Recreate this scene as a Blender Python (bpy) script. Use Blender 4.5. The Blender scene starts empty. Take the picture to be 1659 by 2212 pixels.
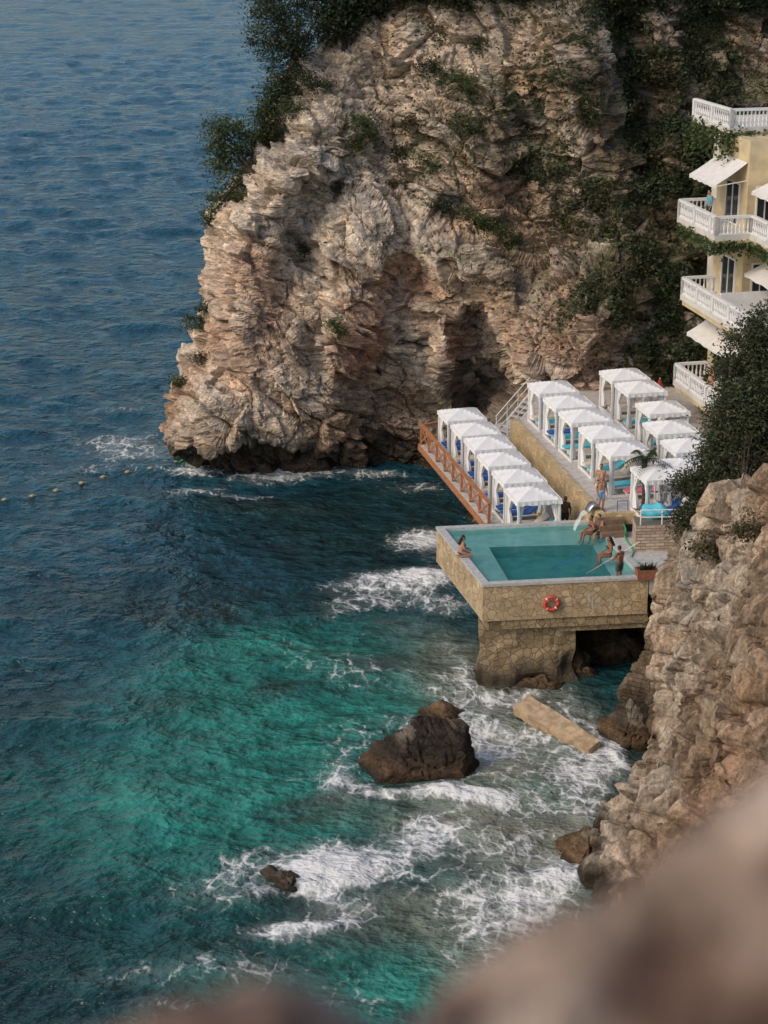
import bpy, bmesh, math, random
import numpy as np
from mathutils import Vector, Matrix
from mathutils.bvhtree import BVHTree
random.seed(7); rng=np.random.default_rng(7)
scene=bpy.context.scene; C=scene.collection
R=math.radians
# ------------------------------------------------------------------ camera geometry (real units, metres)
CAMZ=35.0; PITCH=R(19.3); F=4200.0; CP,SP=math.cos(PITCH),math.sin(PITCH)
def ray(u,v):
    a=(u-829.5)/F; b=(1106-v)/F
    return Vector((a,CP+b*SP,-SP+b*CP))
def PZ(u,v,z): d=ray(u,v); return Vector((0,0,CAMZ))+d*((z-CAMZ)/d.z)
def PY(u,v,y): d=ray(u,v); return Vector((0,0,CAMZ))+d*(y/d.y)
def PT(u,v,t): return Vector((0,0,CAMZ))+ray(u,v)*t
# ------------------------------------------------------------------ numpy noise
def H(ix,iy,iz,s):
    h=(ix.astype(np.uint32)*np.uint32(374761393)+iy.astype(np.uint32)*np.uint32(668265263)+iz.astype(np.uint32)*np.uint32(2246822519)+np.uint32((s*1013904223+12345)&0xffffffff))
    h=h^(h>>np.uint32(15)); h=h*np.uint32(2246822519); h=h^(h>>np.uint32(13)); h=h*np.uint32(3266489917); h=h^(h>>np.uint32(16))
    return h.astype(np.float64)/4294967295.0
def vn(x,y,z,s=0):
    x,y,z=np.broadcast_arrays(np.asarray(x,float),np.asarray(y,float),np.asarray(z,float))
    fx,fy,fz=np.floor(x),np.floor(y),np.floor(z); ix,iy,iz=fx.astype(np.int64),fy.astype(np.int64),fz.astype(np.int64)
    tx,ty,tz=x-fx,y-fy,z-fz
    q=lambda t:t*t*t*(t*(t*6-15)+10)
    tx,ty,tz=q(tx),q(ty),q(tz); r=0
    for dx in (0,1):
        for dy in (0,1):
            for dz in (0,1):
                w=(tx if dx else 1-tx)*(ty if dy else 1-ty)*(tz if dz else 1-tz)
                r=r+w*H(ix+dx,iy+dy,iz+dz,s)
    return r*2-1
def fbm(x,y,z,o=4,s=0,g=.5):
    a=1.;r=0;t=0
    for i in range(o):
        r=r+a*vn(x,y,z,s+i*17); t+=a; a*=g
        x,y,z=(x*1.72+y*1.03)+3.1,(y*1.72-x*1.03)+7.7,z*2.03+1.3
    return r/t
def ridged(x,y,z,o=3,s=0):
    a=1.;r=0;t=0
    for i in range(o):
        r=r+a*(1-np.abs(vn(x,y,z,s+i*13))*2); t+=a; a*=.5
        x,y,z=(x*1.72+y*1.03)+3.1,(y*1.72-x*1.03)+7.7,z*2.03+1.3
    return r/t
def worley(x,y,z,s=0):
    """distance to the nearest and second cell, cell id, and a tilted facet inside each cell"""
    ix,iy,iz=[np.floor(a).astype(np.int64) for a in (x,y,z)]
    f1=np.full(x.shape,9.);f2=np.full(x.shape,9.);cid=np.zeros(x.shape);fc=np.zeros(x.shape)
    for dx in (-1,0,1):
        for dy in (-1,0,1):
            for dz in (-1,0,1):
                a,b,c=ix+dx,iy+dy,iz+dz
                px=a+H(a,b,c,s+1);py=b+H(a,b,c,s+2);pz=c+H(a,b,c,s+3)
                d=np.sqrt((px-x)**2+(py-y)**2+(pz-z)**2)
                m=d<f1; h=H(a,b,c,s+4)
                f2=np.where(m,f1,np.minimum(f2,d)); cid=np.where(m,h,cid)
                fc=np.where(m,((h*91.7)%1-.5)*(x-px)+((h*37.3)%1-.5)*(y-py)+((h*57.9)%1-.62)*(z-pz),fc)
                f1=np.where(m,d,f1)
    return f1,f2,cid,fc
# ------------------------------------------------------------------ materials
def nodes(name):
    m=bpy.data.materials.new(name); m.use_nodes=True
    nt=m.node_tree; b=nt.nodes['Principled BSDF']
    return m,nt,b
def noise_node(nt,co,scale,detail=4,rough=.55):
    n=nt.nodes.new('ShaderNodeTexNoise'); n.inputs['Scale'].default_value=scale; n.inputs['Detail'].default_value=detail; n.inputs['Roughness'].default_value=rough
    nt.links.new(co,n.inputs['Vector']); return n
def math_node(nt,op,a,b=None,clamp=False):
    n=nt.nodes.new('ShaderNodeMath'); n.operation=op; n.use_clamp=clamp
    for i,x in enumerate((a,b)):
        if x is None: continue
        if isinstance(x,(int,float)): n.inputs[i].default_value=x
        else: nt.links.new(x,n.inputs[i])
    return n.outputs[0]
def mixc(nt,fac,a,b,mode='MIX'):
    n=nt.nodes.new('ShaderNodeMix'); n.data_type='RGBA'; n.blend_type=mode
    for i,x in ((0,fac),(6,a),(7,b)):
        if isinstance(x,(int,float)): n.inputs[i].default_value=x
        elif isinstance(x,tuple): n.inputs[i].default_value=(*x,1)
        else: nt.links.new(x,n.inputs[i])
    return n.outputs[2]
def ramp(nt,fac,lo,hi,a=0.,b=1.):
    n=nt.nodes.new('ShaderNodeMapRange'); n.interpolation_type='SMOOTHSTEP'
    nt.links.new(fac,n.inputs[0]); n.inputs[1].default_value=lo;n.inputs[2].default_value=hi;n.inputs[3].default_value=a;n.inputs[4].default_value=b
    return n.outputs[0]
def grey(nt,f):
    cb=nt.nodes.new('ShaderNodeCombineColor')
    for i in range(3): nt.links.new(f,cb.inputs[i])
    return cb.outputs[0]
def bump(nt,b,h,dist,strength=1.,prev=None):
    n=nt.nodes.new('ShaderNodeBump'); n.inputs['Strength'].default_value=strength; n.inputs['Distance'].default_value=dist
    nt.links.new(h,n.inputs['Height'])
    if prev is not None: nt.links.new(prev,n.inputs['Normal'])
    nt.links.new(n.outputs[0],b.inputs['Normal']); return n.outputs[0]
def pmat(name,col,rough=.6,var=.18,scale=6.,bmp=0.,metal=0.):
    m,nt,b=nodes(name); co=nt.nodes.new('ShaderNodeTexCoord').outputs['Object']
    n=noise_node(nt,co,scale,4).outputs[0]
    f=ramp(nt,n,.3,.7,1-var,1+var*.6)
    c=mixc(nt,1.,col,grey(nt,f),'MULTIPLY'); nt.links.new(c,b.inputs['Base Color'])
    b.inputs['Roughness'].default_value=rough; b.inputs['Metallic'].default_value=metal
    if bmp: bump(nt,b,n,bmp,.7)
    return m
def rock_material(name='rock',lay=1.):
    m,nt,b=nodes(name); at=nt.nodes.new('ShaderNodeAttribute'); at.attribute_name='Col'
    co=nt.nodes.new('ShaderNodeNewGeometry').outputs['Position']
    n1=noise_node(nt,co,1.7,8,.65).outputs[0]; n2=noise_node(nt,co,8,5,.65).outputs[0]
    mp=nt.nodes.new('ShaderNodeMapping'); mp.inputs['Scale'].default_value=(.6,.6,4) if lay else (2.6,2.6,.7); mp.inputs['Rotation'].default_value=(0.1,.42,0); nt.links.new(co,mp.inputs[0])
    n3=noise_node(nt,mp.outputs[0],1.2,7,.66).outputs[0]
    f=math_node(nt,'MULTIPLY',ramp(nt,n1,.28,.72,.66,1.26),ramp(nt,n2,.3,.7,.70,1.22)); f=math_node(nt,'MULTIPLY',f,ramp(nt,n3,.33,.62,.62,1.20))
    c=mixc(nt,1.,at.outputs['Color'],grey(nt,f),'MULTIPLY'); nt.links.new(c,b.inputs['Base Color'])
    b.inputs['Roughness'].default_value=.9; b.inputs['Specular IOR Level'].default_value=.2
    p=bump(nt,b,n3,.12,.9); p=bump(nt,b,n1,.14,.8,p); bump(nt,b,n2,.06,.9,p)
    return m
def leaf_material():
    m,nt,b=nodes('leaf'); at=nt.nodes.new('ShaderNodeAttribute'); at.attribute_name='Col'
    nt.links.new(at.outputs['Color'],b.inputs['Base Color']); b.inputs['Roughness'].default_value=.6; b.inputs['Specular IOR Level'].default_value=.3
    tr=nt.nodes.new('ShaderNodeBsdfTranslucent'); nt.links.new(at.outputs['Color'],tr.inputs['Color'])
    mx=nt.nodes.new('ShaderNodeMixShader'); mx.inputs[0].default_value=.4
    nt.links.new(b.outputs[0],mx.inputs[1]); nt.links.new(tr.outputs[0],mx.inputs[2]); nt.links.new(mx.outputs[0],nt.nodes['Material Output'].inputs[0])
    return m
def flagstone(name,c1,c2,joint,scale,jw=.05):
    m,nt,b=nodes(name); co=nt.nodes.new('ShaderNodeNewGeometry').outputs['Position']
    w=noise_node(nt,co,2.5,3); wc=mixc(nt,.16,co,w.outputs['Color'],'ADD')
    v=nt.nodes.new('ShaderNodeTexVoronoi'); v.feature='DISTANCE_TO_EDGE'; v.inputs['Scale'].default_value=scale; nt.links.new(wc,v.inputs['Vector'])
    v2=nt.nodes.new('ShaderNodeTexVoronoi'); v2.inputs['Scale'].default_value=scale; nt.links.new(wc,v2.inputs['Vector'])
    sp=nt.nodes.new('ShaderNodeSeparateColor'); nt.links.new(v2.outputs['Color'],sp.inputs[0])
    c=mixc(nt,sp.outputs[0],c1,c2); c=mixc(nt,ramp(nt,sp.outputs[1],.6,1,0,.6),c,tuple(min(1,x*1.35) for x in c1))
    n=noise_node(nt,co,.8,7,.68).outputs[0]; n2=noise_node(nt,co,11,5).outputs[0]
    e=ramp(nt,v.outputs['Distance'],.01,jw)
    c=mixc(nt,e,joint,c)
    c=mixc(nt,ramp(nt,n,.44,.74,0,.7),c,tuple(x*.5 for x in c2))
    c=mixc(nt,ramp(nt,n2,.45,.8,0,.5),c,tuple(x*.5 for x in c1))
    sx=nt.nodes.new('ShaderNodeSeparateXYZ'); nt.links.new(co,sx.inputs[0])
    zz_=math_node(nt,'ADD',sx.outputs[2],math_node(nt,'MULTIPLY',math_node(nt,'SUBTRACT',n,.5),3.5))
    c=mixc(nt,ramp(nt,zz_,2.0,.6,0,.9),c,(.06,.047,.03))
    nt.links.new(c,b.inputs['Base Color']); b.inputs['Roughness'].default_value=.85
    bump(nt,b,e,.03,.8); return m
M={}
M['rock']=rock_material(); M['vrock']=rock_material('fractured_rock',0); M['leaf']=leaf_material()
M['flag']=flagstone('tan_flagstone',(.58,.43,.26),(.42,.30,.175),(.34,.25,.15),3.7)
M['pier']=flagstone('dark_flagstone',(.46,.335,.195),(.31,.22,.12),(.17,.125,.075),3.2)
M['wallstone']=flagstone('sand_stone_wall',(.64,.48,.27),(.54,.40,.22),(.44,.33,.19),4.0)
M['coping']=pmat('grey_coping',(.50,.49,.47),.7,.2,5,.01)
M['deck']=pmat('pale_decking',(.52,.48,.44),.75,.2,3,.01)
M['white']=pmat('white_paint',(.78,.77,.75),.5,.06,3)
M['canvas']=pmat('white_canvas',(.82,.81,.79),.85,.07,2.5,.015)
M['awning']=pmat('awning_canvas',(.74,.71,.67),.85,.08,3,.01)
M['wood']=pmat('orange_brown_wood',(.42,.175,.075),.6,.3,5,.006)
M['bark']=pmat('bark',(.055,.04,.03),.9,.4,6,.03)
M['yellow']=pmat('yellow_render',(.60,.48,.29),.85,.2,1.2,.01)
M['cream']=pmat('cream_render',(.66,.62,.55),.85,.15,1.2,.01)
M['glass']=pmat('dark_glass',(.035,.04,.045),.12,.2,1)
M['navy']=pmat('blue_cushion',(.03,.12,.42),.8,.15,5)
M['cyan']=pmat('turquoise_cushion',(.10,.50,.62),.8,.15,5)
M['yellowc']=pmat('yellow_towel',(.6,.40,.08),.85,.15,5)
M['pink']=pmat('pink_towel',(.6,.16,.22),.85,.15,5)
M['sandc']=pmat('cream_cushion',(.66,.58,.48),.85,.1,5)
M['metal']=pmat('steel',(.45,.45,.45),.35,.1,5,0,.8)
M['green']=pmat('green_hose',(.03,.36,.14),.5,.1,8)
M['blue']=pmat('blue_tube',(.03,.18,.42),.5,.1,8)
M['red']=pmat('red_cloth',(.38,.03,.03),.7,.15,4)
M['ring']=pmat('red_ring',(.66,.07,.035),.5,.1,6)
M['buoy']=pmat('yellow_buoy',(.42,.35,.19),.6,.2,9)
M['rope']=pmat('rope',(.25,.24,.20),.9,.2,20)
M['terra']=pmat('terracotta',(.30,.12,.07),.8,.25,7,.01)
M['black']=pmat('black_plastic',(.02,.02,.022),.5,.2,8)
M['tile']=pmat('pool_tile',(.36,.60,.58),.4,.14,2)
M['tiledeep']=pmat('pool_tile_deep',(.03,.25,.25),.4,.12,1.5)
M['concrete']=pmat('sandy_concrete',(.46,.33,.20),.9,.35,3,.05)
M['plaster']=pmat('plaster_stain',(.52,.46,.36),.9,.3,6)
M['step']=pmat('brown_step',(.22,.14,.09),.85,.25,5,.01)
M['skin']=pmat('tanned_skin',(.42,.22,.14),.55,.1,10)
M['skind']=pmat('deep_tanned_skin',(.27,.12,.07),.55,.1,10)
M['skinb']=pmat('dark_brown_skin',(.055,.03,.02),.55,.1,10)
M['hairb']=pmat('dark_hair',(.02,.014,.01),.6,.3,20)
M['hairg']=pmat('grey_hair',(.28,.26,.24),.7,.3,20)
M['hairr']=pmat('reddish_hair',(.22,.06,.03),.6,.3,20)
M['shortsb']=pmat('light_blue_shorts',(.28,.42,.62),.8,.15,10)
M['shortsd']=pmat('patterned_shorts',(.05,.07,.06),.8,.9,18)
M['shirt']=pmat('blue_shirt',(.12,.34,.42),.8,.1,8)
def water_pool():
    m,nt,b=nodes('pool_water'); co=nt.nodes.new('ShaderNodeNewGeometry').outputs['Position']
    n=noise_node(nt,co,3.0,4).outputs[0]
    g=nt.nodes.new('ShaderNodeBsdfGlossy'); g.inputs['Roughness'].default_value=.12; g.inputs['Color'].default_value=(1,1,1,1)
    tr=nt.nodes.new('ShaderNodeBsdfTransparent'); tr.inputs['Color'].default_value=(.86,.97,.96,1)
    df=nt.nodes.new('ShaderNodeBsdfDiffuse'); nt.links.new(mixc(nt,ramp(nt,n,.35,.65),(.05,.27,.27),(.13,.42,.40)),df.inputs['Color'])
    bd=nt.nodes.new('ShaderNodeMixShader'); bd.inputs[0].default_value=.2; nt.links.new(tr.outputs[0],bd.inputs[1]); nt.links.new(df.outputs[0],bd.inputs[2])
    bp=nt.nodes.new('ShaderNodeBump'); bp.inputs['Distance'].default_value=.04; bp.inputs['Strength'].default_value=.6; nt.links.new(n,bp.inputs['Height'])
    fr=nt.nodes.new('ShaderNodeFresnel'); fr.inputs['IOR'].default_value=1.33
    nt.links.new(bp.outputs[0],g.inputs['Normal']); nt.links.new(bp.outputs[0],fr.inputs['Normal'])
    mx=nt.nodes.new('ShaderNodeMixShader'); nt.links.new(math_node(nt,'MULTIPLY',fr.outputs[0],.5),mx.inputs[0]); nt.links.new(bd.outputs[0],mx.inputs[1]); nt.links.new(g.outputs[0],mx.inputs[2])
    nt.links.new(mx.outputs[0],nt.nodes['Material Output'].inputs[0]); return m
M['poolwater']=water_pool()
def sea_material():
    m,nt,b=nodes('sea_water'); g=nt.nodes.new('ShaderNodeNewGeometry'); co=g.outputs['Position']
    at=nt.nodes.new('ShaderNodeAttribute'); at.attribute_name='Col'
    fa=nt.nodes.new('ShaderNodeAttribute'); fa.attribute_name='foam'
    mp=nt.nodes.new('ShaderNodeMapping'); mp.inputs['Scale'].default_value=(.85,1.,1); mp.inputs['Rotation'].default_value=(0,0,.35); nt.links.new(co,mp.inputs[0])
    r0=noise_node(nt,mp.outputs[0],.3,3,.5).outputs[0]; r1=noise_node(nt,mp.outputs[0],1.1,3,.5).outputs[0]; r2=noise_node(nt,mp.outputs[0],3.6,3,.5).outputs[0]
    wn=noise_node(nt,co,.5,3,.55); wc=mixc(nt,2.8,co,wn.outputs['Color'],'ADD')
    mp2=nt.nodes.new('ShaderNodeMapping'); mp2.inputs['Scale'].default_value=(1,.62,1); nt.links.new(wc,mp2.inputs[0])
    def edge(sc):
        v=nt.nodes.new('ShaderNodeTexVoronoi'); v.feature='DISTANCE_TO_EDGE'; v.inputs['Scale'].default_value=sc; nt.links.new(mp2.outputs[0],v.inputs['Vector']); return v.outputs['Distance']
    l1=ramp(nt,edge(1.0),0,.15,1,0); l2=ramp(nt,edge(2.8),0,.2,1,0)
    fn=noise_node(nt,wc,1.5,8,.7).outputs[0]; fn2=noise_node(nt,co,.4,4,.6).outputs[0]
    lace=math_node(nt,'ADD',math_node(nt,'MULTIPLY',l1,.32),math_node(nt,'MULTIPLY',l2,.25))
    s=math_node(nt,'ADD',fa.outputs['Fac'],lace)
    s=math_node(nt,'ADD',s,math_node(nt,'MULTIPLY',math_node(nt,'SUBTRACT',fn,.5),1.4))
    s=math_node(nt,'ADD',s,math_node(nt,'MULTIPLY',math_node(nt,'SUBTRACT',fn2,.5),1.0))
    foam=ramp(nt,s,.62,1.32)
    gate=ramp(nt,fa.outputs['Fac'],.04,.3); foam=math_node(nt,'MULTIPLY',foam,gate)
    t=math_node(nt,'MULTIPLY',ramp(nt,r0,.3,.7,.84,1.16),ramp(nt,r1,.32,.68,.74,1.26))  # light and dark of the ripples also painted into the base colour
    t=math_node(nt,'MULTIPLY',t,ramp(nt,r2,.3,.7,.86,1.14))
    base=mixc(nt,1.,at.outputs['Color'],grey(nt,t),'MULTIPLY')
    base=mixc(nt,ramp(nt,fa.outputs['Fac'],.12,1.0,0,.45),base,(.36,.39,.35))
    c=mixc(nt,foam,base,(.72,.72,.70)); nt.links.new(c,b.inputs['Base Color'])
    nt.links.new(ramp(nt,foam,0,1,.10,.85),b.inputs['Roughness']); b.inputs['IOR'].default_value=1.33
    p=bump(nt,b,r0,.9,.8); p=bump(nt,b,r1,.58,.9,p); p=bump(nt,b,r2,.16,.9,p); bump(nt,b,foam,.06,.6,p)
    return m
M['sea']=sea_material()
# ------------------------------------------------------------------ object helpers
def tag(o,label=None,cat=None,group=None,kind=None):
    if label: o['label']=label
    if cat: o['category']=cat
    if group: o['group']=group
    if kind: o['kind']=kind
    return o
def empty(name,loc,rz=0,label=None,cat=None,group=None):
    o=bpy.data.objects.new(name,None); o.empty_display_size=.2; C.objects.link(o); o.location=loc; o.rotation_euler=(0,0,rz)
    return tag(o,label,cat,group)
def mesh_obj(name,verts,faces,mat,parent=None,smooth=False,cols=None):
    me=bpy.data.meshes.new(name); me.from_pydata(verts,[],faces); me.validate(); me.update()
    if cols is not None:
        ca=me.color_attributes.new('Col','FLOAT_COLOR','POINT')
        a=np.ones((len(me.vertices),4)); a[:,:3]=np.asarray(cols).reshape(-1,3); ca.data.foreach_set('color',a.ravel())
    if smooth: me.polygons.foreach_set('use_smooth',[True]*len(me.polygons))
    o=bpy.data.objects.new(name,me); C.objects.link(o); me.materials.append(mat)
    if parent: o.parent=parent
    return o
class MB:
    def __init__(s): s.v=[];s.f=[]
    def add(s,vs,fs):
        n=len(s.v); s.v+= [tuple(p) for p in vs]; s.f+=[tuple(i+n for i in f) for f in fs]; return s
    def box(s,c,sz,mat=None):
        c=Vector(c); x,y,z=[a/2 for a in sz]
        vs=[Vector((sx*x,sy*y,sz_*z)) for sx in (-1,1) for sy in (-1,1) for sz_ in (-1,1)]
        if mat: vs=[mat@p for p in vs]
        return s.add([p+c for p in vs],[(0,1,3,2),(4,6,7,5),(0,4,5,1),(2,3,7,6),(0,2,6,4),(1,5,7,3)])
    def beam(s,p0,p1,w,h):
        p0,p1=Vector(p0),Vector(p1); d=p1-p0; L=d.length; d.normalize()
        up=Vector((0,0,1)) if abs(d.z)<.95 else Vector((1,0,0)); sx=d.cross(up).normalized(); uz=sx.cross(d)
        vs=[p+sx*a*w/2+uz*b*h/2 for p in (p0,p1) for a,b in ((-1,-1),(1,-1),(1,1),(-1,1))]
        return s.add(vs,[(3,2,1,0),(4,5,6,7),(0,1,5,4),(1,2,6,5),(2,3,7,6),(3,0,4,7)])
    def tube(s,pts,r,n=8,caps=True):
        pts=[Vector(p) for p in pts]; rs=r if isinstance(r,(list,tuple)) else [r]*len(pts); vs=[];fs=[]
        for i,p in enumerate(pts):
            d=(pts[min(i+1,len(pts)-1)]-pts[max(i-1,0)]); d=d.normalized() if d.length>1e-9 else Vector((0,0,1))
            up=Vector((0,0,1)) if abs(d.z)<.9 else Vector((1,0,0)); a=d.cross(up).normalized(); b=d.cross(a)
            for k in range(n):
                t=2*math.pi*k/n; vs.append(p+a*math.cos(t)*rs[i]+b*math.sin(t)*rs[i])
        for i in range(len(pts)-1):
            for k in range(n): fs.append((i*n+k,i*n+(k+1)%n,(i+1)*n+(k+1)%n,(i+1)*n+k))
        if caps: fs+= [tuple(range(n)),tuple(range((len(pts)-1)*n,len(pts)*n))[::-1]]
        return s.add(vs,fs)
    def capsule(s,p0,p1,r0,r1,n=10):
        p0,p1=Vector(p0),Vector(p1); d=(p1-p0); d=d.normalized() if d.length>1e-6 else Vector((0,0,1))
        pts=[];rs=[]
        for a in (-85,-60,-30,0): pts.append(p0+d*r0*math.sin(R(a))); rs.append(r0*math.cos(R(a)))
        for a in (0,30,60,85): pts.append(p1+d*r1*math.sin(R(a))); rs.append(r1*math.cos(R(a)))
        return s.tube(pts,rs,n)
    def ell(s,c,r,n=12,m=8):
        c=Vector(c); vs=[];fs=[]
        for i in range(1,m):
            t=math.pi*i/m
            for k in range(n):
                p=2*math.pi*k/n; vs.append(c+Vector((r[0]*math.sin(t)*math.cos(p),r[1]*math.sin(t)*math.sin(p),r[2]*math.cos(t))))
        for i in range(m-2):
            for k in range(n): fs.append((i*n+k,(i+1)*n+k,(i+1)*n+(k+1)%n,i*n+(k+1)%n))
        a=len(vs); vs+= [c+Vector((0,0,r[2])),c-Vector((0,0,r[2]))]
        for k in range(n): fs.append((a,k,(k+1)%n)); fs.append((a+1,(m-2)*n+(k+1)%n,(m-2)*n+k))
        return s.add(vs,fs)
    def prism(s,poly,z0,z1):
        n=len(poly); ar=sum(poly[i][0]*poly[(i+1)%n][1]-poly[(i+1)%n][0]*poly[i][1] for i in range(n))
        if ar<0: poly=poly[::-1]
        vs=[(p[0],p[1],z0) for p in poly]+[(p[0],p[1],z1) for p in poly]
        fs=[tuple(range(n))[::-1],tuple(range(n,2*n))]+[(i,(i+1)%n,n+(i+1)%n,n+i) for i in range(n)]
        return s.add(vs,fs)
    def build(s,name,mat,parent=None,smooth=False,world=False):
        v=s.v
        if world and parent: l=parent.location; v=[(a-l.x,b-l.y,c-l.z) for a,b,c in v]
        return mesh_obj(name,v,s.f,mat,parent,smooth)
def dup(root,loc,rz,label=None,group=None):
    r=root.copy(); C.objects.link(r); r.location=loc; r.rotation_euler=(0,0,rz)
    if label: r['label']=label
    if group: r['group']=group
    for ch in list(root.children):
        c=ch.copy(); C.objects.link(c); c.parent=r
        for g in list(ch.children):
            d=g.copy(); C.objects.link(d); d.parent=c
    return r
def grid_faces(n,m):
    i=np.arange(n-1)[:,None]*m+np.arange(m-1)[None,:]; i=i.ravel()
    return np.stack([i,i+1,i+m+1,i+m],1)
def grid_normals(P):
    ds=np.gradient(P,axis=1); dz=np.gradient(P,axis=0); n=np.cross(ds,dz); return n/np.maximum(np.linalg.norm(n,axis=2,keepdims=True),1e-9)
# ------------------------------------------------------------------ rocks
def rock_disp(P,amp=1.,blk=1.7,strata=1.,seed=0,tilt=.28,vert=1.5,low=0.,mid=1.,lump=1.):
    x,y,z=P[...,0],P[...,1],P[...,2]
    wx=vn(x/2.5,y/2.5,z/2.5,seed+5)*.4; wz=vn(x/2.5+9,y/2.5,z/2.5,seed+6)*.4
    q=z+tilt*x+fbm(x/9,y/9,z/9,2,seed+40)*2.2+1.5*np.sin(x/4.8+1.0)+.18*fbm(x/1.5,y/1.5,z/1.5,2,seed+41)
    n=fbm(x/7,y/7,z/7,3,seed)*1.2*lump
    n=n+ridged(x/3.6,y/3.6,z/3.6,2,seed+3)*.32*lump
    f1,f2,c,fc=worley((x+wx)/blk,(y+wx)/blk,(q+wz)/blk*vert,seed)
    n=n+(c-.5)*.62+fc*1.35-.28*np.exp(-(f2-f1)/.04)
    f1,f2,c2,fc=worley((x+wx*.4)/.85,y/.85,(q+wz*.4)/.85*vert*1.25,seed+31)
    n=n+mid*((c2-.5)*.24+fc*.48-.15*np.exp(-(f2-f1)/.05))
    f1,f2,c3,fc=worley(x/.36,y/.36,q/.36*vert*1.1,seed+61)
    n=n+(c3-.5)*.08+fc*.16
    ms=np.clip(.35+fbm(x/6,y/6,z/6,2,seed+44)*1.3+low*np.clip((13-z)/11,0,1),0.05,1.2)*strata
    for th,a in ((.9,.46),(.42,.40),(.2,.18)):
        k=np.floor(q/th).astype(np.int64); fr=q/th-k
        h0=H(k,k*0,k*0,seed+50); h1=H(k+1,k*0,k*0,seed+50); w=np.clip((fr-.88)/.12,0,1)
        n=n+((h0*(1-w)+h1*w)-.5)*a*ms
    n=n+fbm(x/.35,y/.35,z/.35,2,seed+60)*.04
    return n*amp,c,c2,q
def lerp3(a,b,t): t=np.clip(t,0,1)[...,None]; return a*(1-t)+b*t
V3=lambda *a: np.array(a,float)
def rock_col(P,c,c2,q,seed=0,wet=1.5,warm=0.,lay=1.):
    x,y,z=P[...,0],P[...,1],P[...,2]
    a=fbm(x/5,y/5,z/5,4,seed+70); b=fbm(x/2,y/2,z/2,4,seed+80); d=fbm(x/9,y/9,z/9,3,seed+90)
    col=np.broadcast_to(V3(.59,.475,.36),P.shape).copy()
    col=lerp3(col,V3(.53,.36,.23),.28+a*1.8+warm)
    col=lerp3(col,V3(.41,.365,.315),b*2.0-.08)
    col=lerp3(col,V3(.69,.585,.465),(c-.58)*1.4)
    col=lerp3(col,V3(.47,.27,.165),(d-.12)*2.2)
    k=np.floor(q/.42).astype(np.int64); col=col*(1-lay*.20+lay*.34*H(k,k*0,k*0,3))[...,None]*(.84+.30*c2)[...,None]
    if wet>0:
        ww=np.clip((wet+b*1.8-z)/.9,0,1); col=lerp3(col,V3(.065,.05,.035),ww)
        ww=np.clip(1-np.abs(z-wet-.9-b)/1.1,0,1)*.6; col=lerp3(col,V3(.25,.17,.10),ww)
    return col
# headland -----------------------------------------------------------
Zr=np.concatenate([np.linspace(-2,27,440),np.linspace(27.15,29.5,12)])
bk=np.linspace(28,0,26,endpoint=False); th=np.radians(np.linspace(90,0,34,endpoint=False)); fr=np.concatenate([np.linspace(0,32,480),np.linspace(32.3,46,30)])
rr=3.2
OX=np.concatenate([.2*bk,rr-rr*np.sin(th),rr+fr]); OY=np.concatenate([rr+bk,rr-rr*np.cos(th),0*fr])
WF=np.concatenate([0*bk,np.cos(th),0*fr+1])
Lz=np.interp(Zr,[-2,.5,2.7,5.2,6.4,7.2,9.7,14,16.1,18.7,21.2,23,25.5,30],[-12.4,-12.7,-12.8,-12.2,-11.3,-10.6,-10.3,-10.0,-8.3,-6.6,-5.8,-3.6,-1.2,2.5])
X=Lz[:,None]+OX[None,:]; Z=np.broadcast_to(Zr[:,None],X.shape).copy()
def ybase(X,Z):
    y=np.interp(X,[-14,-8,0,5,8,11,16,20,24,34,46],[107.6,106.6,107.6,107.2,105.5,104.2,105,107.5,108,107,106])
    return y+np.interp(Z,[-2,0,1.2,2.5,6,12,20,30],[.4,.4,.2,-.4,0,1.4,4.2,9])
XF=np.where(WF[None,:]>0,X,Lz[:,None]+.5)
wx=fbm(X/4,Z/4,X*0,3,201)*.8; wz=fbm(X/4+20,Z/4,X*0,3,202)*.8
dep=np.zeros_like(X)
def feat(u,v,ru,rv,depth,p=1.5,ang=0.):
    q=PY(u,v,108); a=R(ang); dx=X+wx-q.x; dz=Z+wz-q.z
    ex=(dx*math.cos(a)+dz*math.sin(a))/(ru/36.); ez=(-dx*math.sin(a)+dz*math.cos(a))/(rv/35.)
    return depth*np.exp(-((ex*ex+ez*ez)**p))
for f in [(860,800,115,165,1.7,3.0,-6),(1050,815,92,128,6.2,5,12),(1090,860,55,70,1.2,3,0),(990,895,75,70,1.8,2,0),(945,780,30,130,-1.0,1.5,6),(985,765,48,40,-1.6,3,0),
          (772,705,62,105,-2.4,3.5,-4),(885,600,60,50,1.0,2,0),(560,610,120,150,-1.8,2,0),(655,560,45,170,2.0,1.5,-25),
          (440,880,110,70,-2.0,2,0),(640,850,130,110,-1.0,2,0),(700,330,150,90,-1.2,2,20),(850,300,60,150,1.8,1.5,10),
          (1000,270,110,130,-1.2,2,0),(1190,400,110,160,2.4,2,0),(1200,660,150,80,-2.0,2,28),(1380,200,50,260,3.0,1.5,4),(1000,560,120,60,-1.6,2,-25),
          (600,400,70,60,-.8,2,0),(780,520,80,80,-1.4,2,-20),(1500,350,110,260,1.5,2,0),(1250,160,90,110,-1.5,2,0)]:
    dep+=feat(*f)
Y=ybase(XF,Z)+dep*WF[None,:]+OY[None,:]
P=np.stack([X,Y,Z],2)
ctr=V3(16,138,31.5); top=P[-1]; ex=[top*(1-t)+ctr*t+V3(0,0,.6*math.sin(t*6)) for t in np.linspace(.02,1,16)]
P=np.concatenate([P,np.stack(ex)],0)
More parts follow.
